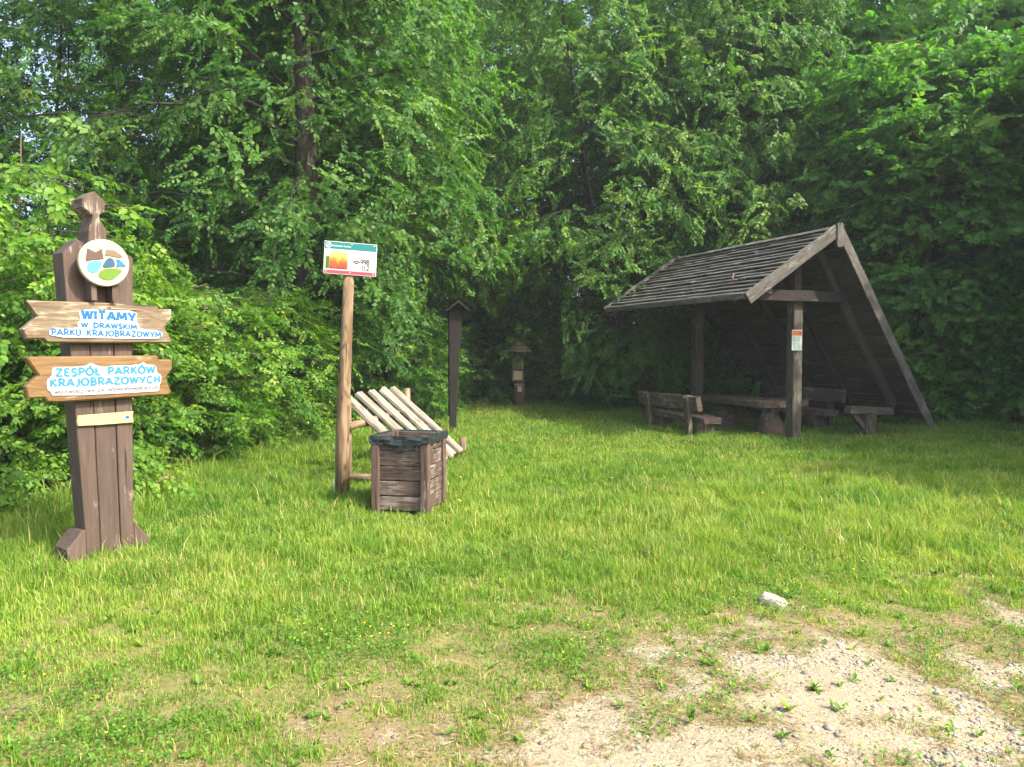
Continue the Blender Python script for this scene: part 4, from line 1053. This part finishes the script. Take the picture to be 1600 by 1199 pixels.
# ------------------------------------------------------------------ wooden bin
def litter_bin():
    # local x runs along the front, y to the back; near front-right corner is at (s/2, -s/2)
    a = R(-13.0); s, h = .60, .80
    cxy = (-.857, 7.735)
    ox = cxy[0] - (math.cos(a) * s / 2 + math.sin(a) * s / 2); oy = cxy[1] - (math.sin(a) * s / 2 - math.cos(a) * s / 2)
    root = empty("litter_bin", (ox, oy, gz(ox, oy)), a, "square weathered wooden litter bin lined with a black plastic bag", "bin")
    for (sx, sy) in ((-1, -1), (1, -1), (1, 1), (-1, 1)):
        mb = MB(); mb.board((sx * (s / 2 - .035), sy * (s / 2 - .035), -.05), (sx * (s / 2 - .035), sy * (s / 2 - .035), h), .085, .085, (0, 1, 0), .008, .004, seg=5, wob=.0015); mb.build("corner_post", M['bin_post'], root)
    def panel(p, q, inward):
        mb = MB(); n = 5; ph = (h - .03) / n
        for k in range(n):
            z = .03 + ph * (k + .5); tk = .022
            off = Vector(inward) * (.012 + .004 * random.random())
            mb.board(Vector(p) + Vector((0, 0, z)) + off, Vector(q) + Vector((0, 0, z + random.gauss(0, .003))) + off, tk, ph - .008 - .005 * random.random(), (0, 0, 1), .005, .002, seg=6, wob=.0018)
        return mb.build("side_panel", M['bin'], root)
    e = s / 2 - .02
    panel((-s / 2 + .07, -e, 0), (s / 2 - .07, -e, 0), (0, 1, 0)); panel((-s / 2 + .07, e, 0), (s / 2 - .07, e, 0), (0, -1, 0))
    panel((-e, -s / 2 + .07, 0), (-e, s / 2 - .07, 0), (1, 0, 0)); panel((e, -s / 2 + .07, 0), (e, s / 2 - .07, 0), (-1, 0, 0))
    mb = MB(); mb.board((0, -s / 2 + .05, .12), (0, s / 2 - .05, .12), s - .1, .02); mb.build("bin_floor", M['bin'], root)
    # bag: folded over the rim, creased; outside skirt, rim, inside wall
    rs = random.Random(3); n = 88
    rings = [(.000, -.088, .007), (.008, -.060, .006), (.012, -.03, .005), (.008, .002, .003), (-.004, .009, .003), (-.034, .003, .003), (-.042, -.08, .008), (-.07, -.30, .02), (-.14, -.45, .03)]
    vs, fs = [], []
    ph = [rs.random() * 6 for _ in range(8)]
    for ri, (o, dz, am) in enumerate(rings):
        hs_ = s / 2 + .012 + o
        for i in range(n):
            t = i / n * 4; sd = int(t) % 4; u = t - int(t)
            c = [(-1, -1), (1, -1), (1, 1), (-1, 1)]; p0, p1 = c[sd], c[(sd + 1) % 4]
            x = (p0[0] + (p1[0] - p0[0]) * u) * hs_; y = (p0[1] + (p1[1] - p0[1]) * u) * hs_
            bow = -.012 * math.sin(math.pi * u) * (1 if ri < 4 else 0)
            w = am * (math.sin(i * 1.7 + ph[ri % 8]) * .5 + math.sin(i * .63 + ri * 1.1 + ph[2]) * .5) + bow + am * rs.gauss(0, .45) + (.0045 * math.sin(i * .55 + ri * 2.4) if ri < 4 else 0)
            nrm = Vector((0, -1)) if sd == 0 else Vector((1, 0)) if sd == 1 else Vector((0, 1)) if sd == 2 else Vector((-1, 0))
            sag = -.028 * math.sin(math.pi * u) ** 2 * (1 if ri in (0, 1) else 0) * (1 if sd == 0 else -.4) + (.010 * math.sin(i * .33 + ph[5]) * (ri == 0))
            vs.append((x + nrm.x * w, y + nrm.y * w, h + dz + sag + (am * .4 * math.sin(i * .8 + ri) if ri in (2, 3, 4) else 0)))
    for ri in range(len(rings) - 1):
        for i in range(n):
            j = (i + 1) % n; fs.append((ri * n + i, ri * n + j, ri * n + n + j, ri * n + n + i))
    me = bpy.data.meshes.new("bin_liner"); me.from_pydata(vs, [], fs); me.update()
    link_mesh("bin_liner", me, M['bag'], root)

# ------------------------------------------------------------------ bicycle rack of bleached slats
def bike_rack():
    # local x: along the rails (away from the camera), local y: left; slats go down to the right (-y)
    p0, p1 = Vector((-2.00, 9.35)), Vector((-1.60, 11.95))
    d = p1 - p0; L = d.length; ang = math.atan2(d.y, d.x)
    root = empty("bike_rack", (p0.x, p0.y, gz(p0.x, p0.y)), ang, "low wooden bike rack with five pairs of pale slanting slats behind the bin", "bike rack")
    def log(nm, a, b, r): mb = MB(); mb.tube([a, Vector(a).lerp(Vector(b), .5), b], [r, r * .98, r * .95], 12); return mb.build(nm, M['rack_post'], root, True)
    log("upright", (.02, .02, -.1), (.02, .02, 1.08), .055); log("upright", (L - .05, .02, -.1), (L - .05, .02, 1.06), .055)
    log("upright", (.02, -.84, -.1), (.02, -.84, .22), .05); log("upright", (L + .06, -.84, -.1), (L + .06, -.84, .30), .055)
    log("rail", (-.12, -.06, .735), (L + .1, -.06, .735), .05)
    log("rail", (-.05, -.775, .115), (L + .05, -.775, .115), .045)
    log("ground_beam", (-.03, .1, .1), (-.03, -.80, .1), .05)
    log("ground_beam", (L + .05, .1, .1), (L + .05, -.80, .1), .05)
    for k in range(5):
        x = .42 + k * (L - .66) / 4
        for o in (-.054, .054):
            mb = MB(); jz = random.gauss(0, .008)
            mb.board((x + o, .20, 1.075 + jz), (x + o, -.87, .12 + jz), .100, .065, (0, .6, .8), .018, .008, seg=6, wob=.002)
            mb.build("slat", M['slat'], root)

# ------------------------------------------------------------------ shelter
SH = (5.411, 13.987); SA = R(21)
def sh_world(x, y): c, s = math.cos(SA), math.sin(SA); return (SH[0] + c * x - s * y, SH[1] + s * x + c * y)
def shelter():
    zg = .069
    root = empty("picnic_shelter", (SH[0], SH[1], zg), SA, "open wooden picnic shelter with a steep plank back reaching to the grass", "shelter")
    ridge, ev, ft = Vector((0, 0, 3.67)), Vector((-1.83, 0, 2.51)), Vector((2.26, 0, .30))
    Y0, Y1 = -.62, 4.30
    def P(v, y): return Vector((v.x, y, v.z))
    def course_slope(lo, hi, n, mat, nm, flip):
        mb = MB(); d = (hi - lo); L = d.length; dn = d.normalized()
        up = Vector((-dn.z, 0, dn.x)); up = up if up.z > 0 else -up
        st = L / n
        for k in range(n):
            c = lo + dn * (st * (k + .5))
            tilt = .042
            w = st * 1.22
            nv = (up + dn * (tilt / st * .9)).normalized()
            # boards split along the length into two or three pieces
            cuts = [Y0, Y0 + random.uniform(1.4, 3.4), Y1] if k % 2 else [Y0, Y0 + random.uniform(.9, 1.9), Y0 + random.uniform(2.8, 4.0), Y1]
            for a, b in zip(cuts[:-1], cuts[1:]):
                oz = random.gauss(0, .004)
                mb.board(P(c, a + .003) + up * (.02 + oz), P(c, b - .003) + up * (.02 + oz + random.gauss(0, .004)), w, .030, nv, .006, .004, seg=6, wob=.003)
        return mb.build(nm, M[mat], root)
    # in .board the width runs across d x up, so `up` is the slope normal
    course_slope(ev, ridge, 15, 'roof_board', "front_roof_slope", 1)
    course_slope(ft, ridge, 24, 'shelter_dark', "back_roof_slope", -1)
    def brd(nm, a, b, w, t, up, mat, **k):
        mb = MB(); mb.board(a, b, w, t, up, .006, .003, seg=5, wob=.002, **k); return mb.build(nm, M[mat], root)
    # barge boards on both gables
    for y in (Y0 - .018, Y1 + .018):
        brd("barge_board", P(ev, y) + Vector((-.05, 0, -.05)), P(ridge, y) + Vector((-.03, 0, .0)), .034, .21, (-.535, 0, .845), 'shelter_grey')
        brd("barge_board", P(ft, y) + Vector((.02, 0, -.10)), P(ridge, y) + Vector((.05, 0, -.02)), .034, .17, (.83, 0, .56), 'shelter_grey')
        ys = -.024 if y < 0 else .024
        mb = MB(); mb.prism([(-.06, 3.40), (-.035, 3.375), (.06, 3.385), (.075, 3.41), (.075, 3.77), (.05, 3.80), (-.04, 3.79), (-.06, 3.77)], y + ys - .0205 + (0 if y > 0 else 0), y + ys + .0205, 'z', .006); mb.build("ridge_finial", M['shelter_grey'], root)
    brd("eave_fascia", P(ev, Y0) + Vector((-.055, .0, -.01)), P(ev, Y1) + Vector((-.055, 0, -.01)), .03, .10, (0, 0, 1), 'shelter_grey')
    brd("ridge_board", P(ridge, Y0) + Vector((-.02, 0, .055)), P(ridge, Y1) + Vector((-.02, 0, .055)), .14, .025, (-.45, 0, .9), 'roof_board')
    # frame
    dn = (ridge - ev).normalized(); un = Vector((-dn.z, 0, dn.x)); bn = (ridge - ft).normalized(); ub = Vector((bn.z, 0, -bn.x))
    for k, y in enumerate((0.0, 3.0)):
        zt = ridge.z - .35 * (ridge.z - ev.z) / 1.83 - .16
        mb = MB(); mb.board((-.35, y, -.1), (-.35, y, 2.655), .20, .20, (0, 1, 0), .012, .0, seg=8, wob=.002); mb.build("post", M['shelter_post'], root)
        brd("king_post", (-.35, y, 2.657), (-.35, y, zt), .15, .15, (0, 1, 0), 'beam_shaded')  # upper end of the post, its dimness under the roof is in the colour
        brd("tie_beam", (-1.50, y - .165, 2.56), (.62, y - .165, 2.56), .11, .19, (0, 0, 1), 'beam_shaded')
    for y in (-.05, 1.0, 2.05, 3.05):
        brd("rafter", P(ev, y) - un * .075 + dn * -.02, P(ridge, y) - un * .075 - dn * .08, .09, .12, un, 'beam_shaded')
        brd("back_rafter", P(ft, y) - ub * .095 + bn * .35, P(ridge, y) - ub * .095 - bn * .10, .10, .15, ub, 'shelter_dark' if y < 0 else 'beam_shaded')  # rafters behind the front one take the copy with shade in its colour
    for x, z in ((-1.35, 2.62),): brd("purlin", (x, Y0 + .1, z), (x, Y1 - .1, z), .12, .12, (0, 0, 1), 'shelter_dark')
    brd("sill_beam", (.86, -.05, .50), (1.92, -.05, .44), .16, .14, (0, 0, 1), 'shelter_post')
    brd("sill_beam", (1.05, 3.05, .50), (1.98, 3.05, .44), .16, .14, (0, 0, 1), 'shelter_post')
    for y in (-.05, 3.05):
        brd("stub_post", (1.36, y, -.1), (1.36, y, .395), .18, .24, (1, 0, 0), 'shelter_post')
        brd("bracket", (1.30, y, .10), (.98, y, .415), .10, .09, (1, 0, 1), 'shelter_post')
    for x in (-.40, -.31):
        mb = MB(); mb.tube([(x, -.235, 2.56 + (x + .35) * .6), (x, -.212, 2.56 + (x + .35) * .6)], [.016, .016], 8); mb.build("bolt", M['ink'], root)
    # paper notice on the front post (a thing of its own)
    c = sh_world(-.40, -.112)
    nt_ = empty("notice_sheet", (c[0], c[1], zg + 1.60), SA, "paper notice with an orange header fixed to the front post of the shelter", "notice")
    mb = MB(); mb.prism([(-.108, 0), (.108, 0), (.108, .365), (-.108, .365)], -.004, .004, 'x'); pn = mb.build("sheet", plain("laminated_paper", (.46, .56, .50), .3, .5, .1), nt_)
    vs, fs = [], []; bar(vs, fs, -.104, .104, .262, .350, -.0052); flat_mesh("header_band", vs, fs, plain("orange_print", (.42, .13, .04), .4, .4, .25, 40), pn)
    vs, fs = [], []; bar(vs, fs, .045, .085, .285, .330, -.0056); flat_mesh("red_mark", vs, fs, M['crimson'], pn)
    vs, fs = [], []
    for k in range(15):
        z = .025 + k * .0150
        if k in (8,): continue
        for (x0, x1) in ((-.09, -.015), (.01, .085)): bar(vs, fs, x0, x1 - random.random() * .02, z, z + .006, -.0056)
    flat_mesh("small_print", vs, fs, plain("faded_print", (.16, .21, .20), .5, .3), pn)

def bench_and_table():
    zg = .065
    def make_bench():
        b = empty("log_bench", (0, 0, 0), 0, "", "bench")
        # local x: depth (+x = front), y: length centred
        def brd(nm, a, c, w, t, up, **k): mb = MB(); mb.board(a, c, w, t, up, .014, .012, seg=9, wob=.005, **k); return mb.build(nm, M['bench'], b)
        brd("seat", (.30, -1.05, .31), (.30, 1.05, .31), .38, .115, (0, 0, 1))
        brd("backrest", (-.015, -1.05, .63), (-.015, 1.05, .63), .09, .27, (-.12, 0, 1))
        for y in (-.78, .62):
            brd("back_stay", (-.030, y, -.1), (-.108, y, .735), .13, .085, (1, 0, 0))
            mb = MB(); mb.prism([(.12, -.1), (.46, -.1), (.46, .15), (.42, .262), (.14, .262), (.12, .2)], y - .10, y + .10, 'z', .02); mb.build("log_foot", M['bench'], b)
        return b
    b1 = make_bench()
    w = sh_world(-1.86, 1.75); b1.location = (w[0], w[1], zg); b1.rotation_euler = (0, 0, SA)
    b1["label"] = "rough log bench with a backrest on the open left side of the picnic table"; b1["group"] = "log benches at the picnic table"
    b2 = b1.copy(); COL.objects.link(b2)
    for ch in list(b1.children):
        c = ch.copy(); COL.objects.link(c); c.parent = b2
    w = sh_world(1.50, 1.75); b2.location = (w[0], w[1], zg + .06); b2.rotation_euler = (0, 0, SA + math.pi)
    b2["label"] = "rough log bench with a backrest under the steep back of the shelter"
    w = sh_world(-.15, 1.55)
    t = empty("picnic_table", (w[0], w[1], zg), SA, "heavy log table with flared trunk pedestals under the shelter", "table")
    for k, x in enumerate((-.36, 0, .36)):
        mb = MB(); mb.board((x, -1.12, .60), (x, 1.12, .585), .335 if k != 1 else .33, .125, (0, 0, 1), .012, .012, seg=9, wob=.004); mb.build("top_plank", M['bench'], t)
    for y in (-.68, .68):
        mb = MB()
        mb.lathe([(.30, -.1), (.29, .06), (.20, .33), (.145, .40), (.15, .44), (.26, .535), (.27, .55)], 14, 0, y); mb.build("pedestal", M['bench'], t, True)

# ------------------------------------------------------------------ marker post, kiosk, rock, stick
def marker_post():
    x, y = -1.17, 15.0
    t = empty("marker_post", (x, y, gz(x, y)), R(4), "dark tapering timber marker post with a small gable cap behind the bike rack", "post")
    mb = MB(); mb.prism([(-.055, -.1), (.065, -.1), (.20, 2.36), (-.055, 2.36)], -.09, .09, 'z', .01); mb.build("post", M['marker'], t)
    mb = MB(); mb.prism([(-.048, .3), (-.045, 2.30), (-.075, 2.30), (-.075, .3)], -.03, .55, 'z', .006); mb.build("side_board", M['marker'], t)
    mb = MB(); mb.board((-.10, -.16, 2.335), (.14, -.16, 2.56), .05, .035, (-.68, 0, .73)); bx = None
    mb2 = MB(); mb2.prism([(-.11, 2.36), (-.085, 2.33), (.12, 2.495), (.315, 2.345), (.335, 2.375), (.12, 2.545)], -.22, .62, 'x', .006); mb2.build("gable_cap", M['marker'], t)

def kiosk():
    x, y = .193, 21.036
    t = empty("log_kiosk", (x, y, gz(x, y)), R(-14), "small round log kiosk with a tiered shingle cap at the far end of the clearing", "kiosk")
    mb = MB(); mb.lathe([(.155, -.1), (.155, .55), (.148, .60), (.150, .66), (.135, .68), (.135, 1.55)], 18); mb.build("log_post", M['kiosk'], t, True)
    mb = MB(); mb.lathe([(.0, 1.50), (.36, 1.475), (.365, 1.505), (.24, 1.56), (.245, 1.565), (.275, 1.56), (.28, 1.59), (.15, 1.645), (.17, 1.645), (.175, 1.67), (.02, 1.76)], 8); mb.build("shingle_cap", M['kiosk_roof'], t)
    def box(nm, z0, z1, mat, w=.15, y0=-.185):
        mb = MB(); mb.prism([(-w, z0), (w, z0), (w, z1), (-w, z1)], y0, -.10, 'z', .01); return mb.build(nm, M[mat], t)
    a = box("picture_panel", 1.02, 1.30, 'kiosk_roof'); mb = MB(); mb.prism([(-.125, 1.05), (.125, 1.05), (.125, 1.27), (-.125, 1.27)], -.190, -.186, 'x'); mb.build("picture", M['weed'], a)
    b = box("text_panel", .70, .99, 'kiosk_roof', .155, -.188); mb = MB(); mb.prism([(-.10, .73), (.135, .73), (.135, .96), (-.10, .96)], -.193, -.189, 'x'); mb.build("printed_sheet", plain("yellowed_paper", (.50, .42, .26), .5, .3, .3, 30), b)
    mb = MB(); mb.prism([(-.10, 1.34), (.10, 1.34), (.10, 1.46), (-.10, 1.46)], -.150, -.10, 'x', .006); mb.build("carved_plaque", M['shelter_grey'], t)
    mb = MB(); mb.prism([(-.09, .575), (.13, .575), (.13, .615), (-.09, .615)], -.172, -.13, 'x', .004); mb.build("nameplate", M['cream'], t)
    mb = MB(); mb.prism([(.0, .40), (.10, .40), (.10, .555), (.0, .555)], -.165, -.13, 'x', .002); mb.build("paper_note", plain("note_paper", (.50, .46, .36), .5, .3), t)

def rock_and_stick():
    x, y = 1.736, 5.06
    v, f = stone_mesh()
    # one subdivision
    V = [tuple(a) for a in v]; cache = {}; F = []
    def mid(a, b):
        k = (min(a, b), max(a, b))
        if k not in cache:
            m = (np.array(V[a]) + np.array(V[b])); V.append(tuple(m / np.linalg.norm(m))); cache[k] = len(V) - 1
        return cache[k]
    for a, b, c in f:
        ab, bc, ca = mid(a, b), mid(b, c), mid(c, a); F += [(a, ab, ca), (b, bc, ab), (c, ca, bc), (ab, bc, ca)]
    V = np.array(V); V = np.sign(V) * np.abs(V) ** .7
    V = V * (1 + np.random.default_rng(5).normal(0, .06, (len(V), 1))) * np.array([.098, .062, .052])
    me = bpy.data.meshes.new("white_rock"); me.from_pydata([tuple(a) for a in V], [], F); me.update()
    o = link_mesh("pale_rock", me, M['rock']); o.location = (x, y, gz(x, y) + .014); o.rotation_euler = (.1, .2, R(-28))
    tag(o, "single pale rock lying in the grass at the edge of the gravel", "rock")
    mb = MB(); z = gz(-3.85, 8.0)
    mb.tube([(-4.12, 7.92, z + .05), (-3.95, 8.02, z + .16), (-3.78, 8.12, z + .25), (-3.66, 8.17, z + .33)], [.010, .011, .012, .013], 6)
    rb = MB(); p = [sh_world(-1.45, .35), sh_world(-1.30, .52), sh_world(-1.18, .78)]
    zr = [.069 + 3.67 + q * .634 + .11 for q in (-1.45, -1.30, -1.18)]
    rb.tube([(p[k][0], p[k][1], zr[k] + (.03 if k == 1 else 0)) for k in range(3)], [.018, .016, .010], 6)
    tag(rb.build("broken_branch", M['twig'], None, True), "short broken branch lying on the plank roof of the shelter near its eave", "branch")
    o = mb.build("fallen_stick", M['twig'], None, True); tag(o, "bare broken stick poking out of the grass right of the welcome signpost", "stick")

def haze():  # added volume, its veil lightens the dark depths of the wood
    mb = MB(); v = [(x, y, z) for z in (-1.5, 32) for x, y in ((-300, -300), (300, -300), (300, 300), (-300, 300))]
    me = bpy.data.meshes.new("haze"); me.from_pydata(v, [], [(3, 2, 1, 0), (4, 5, 6, 7), (0, 1, 5, 4), (1, 2, 6, 5), (2, 3, 7, 6), (3, 0, 4, 7)]); me.update()
    m = bpy.data.materials.new("air"); m.use_nodes = True; nt = m.node_tree
    nt.nodes.remove(nt.nodes["Principled BSDF"])
    pv = nt.nodes.new("ShaderNodeVolumePrincipled"); pv.inputs['Color'].default_value = (.86, .94, 1, 1); pv.inputs['Density'].default_value = .0009; pv.inputs['Anisotropy'].default_value = .1
    nt.links.new(pv.outputs[0], nt.nodes["Material Output"].inputs['Volume'])
    tag(link_mesh("haze", me, m), "thin added haze that lifts the dark tones of the clearing", "haze", kind="stuff")
haze()
welcome_sign(); fire_sign(); litter_bin(); bike_rack(); shelter(); bench_and_table(); marker_post(); kiosk(); rock_and_stick()
vegetation()
grass(); clover(); weeds(); litter(); gravel()
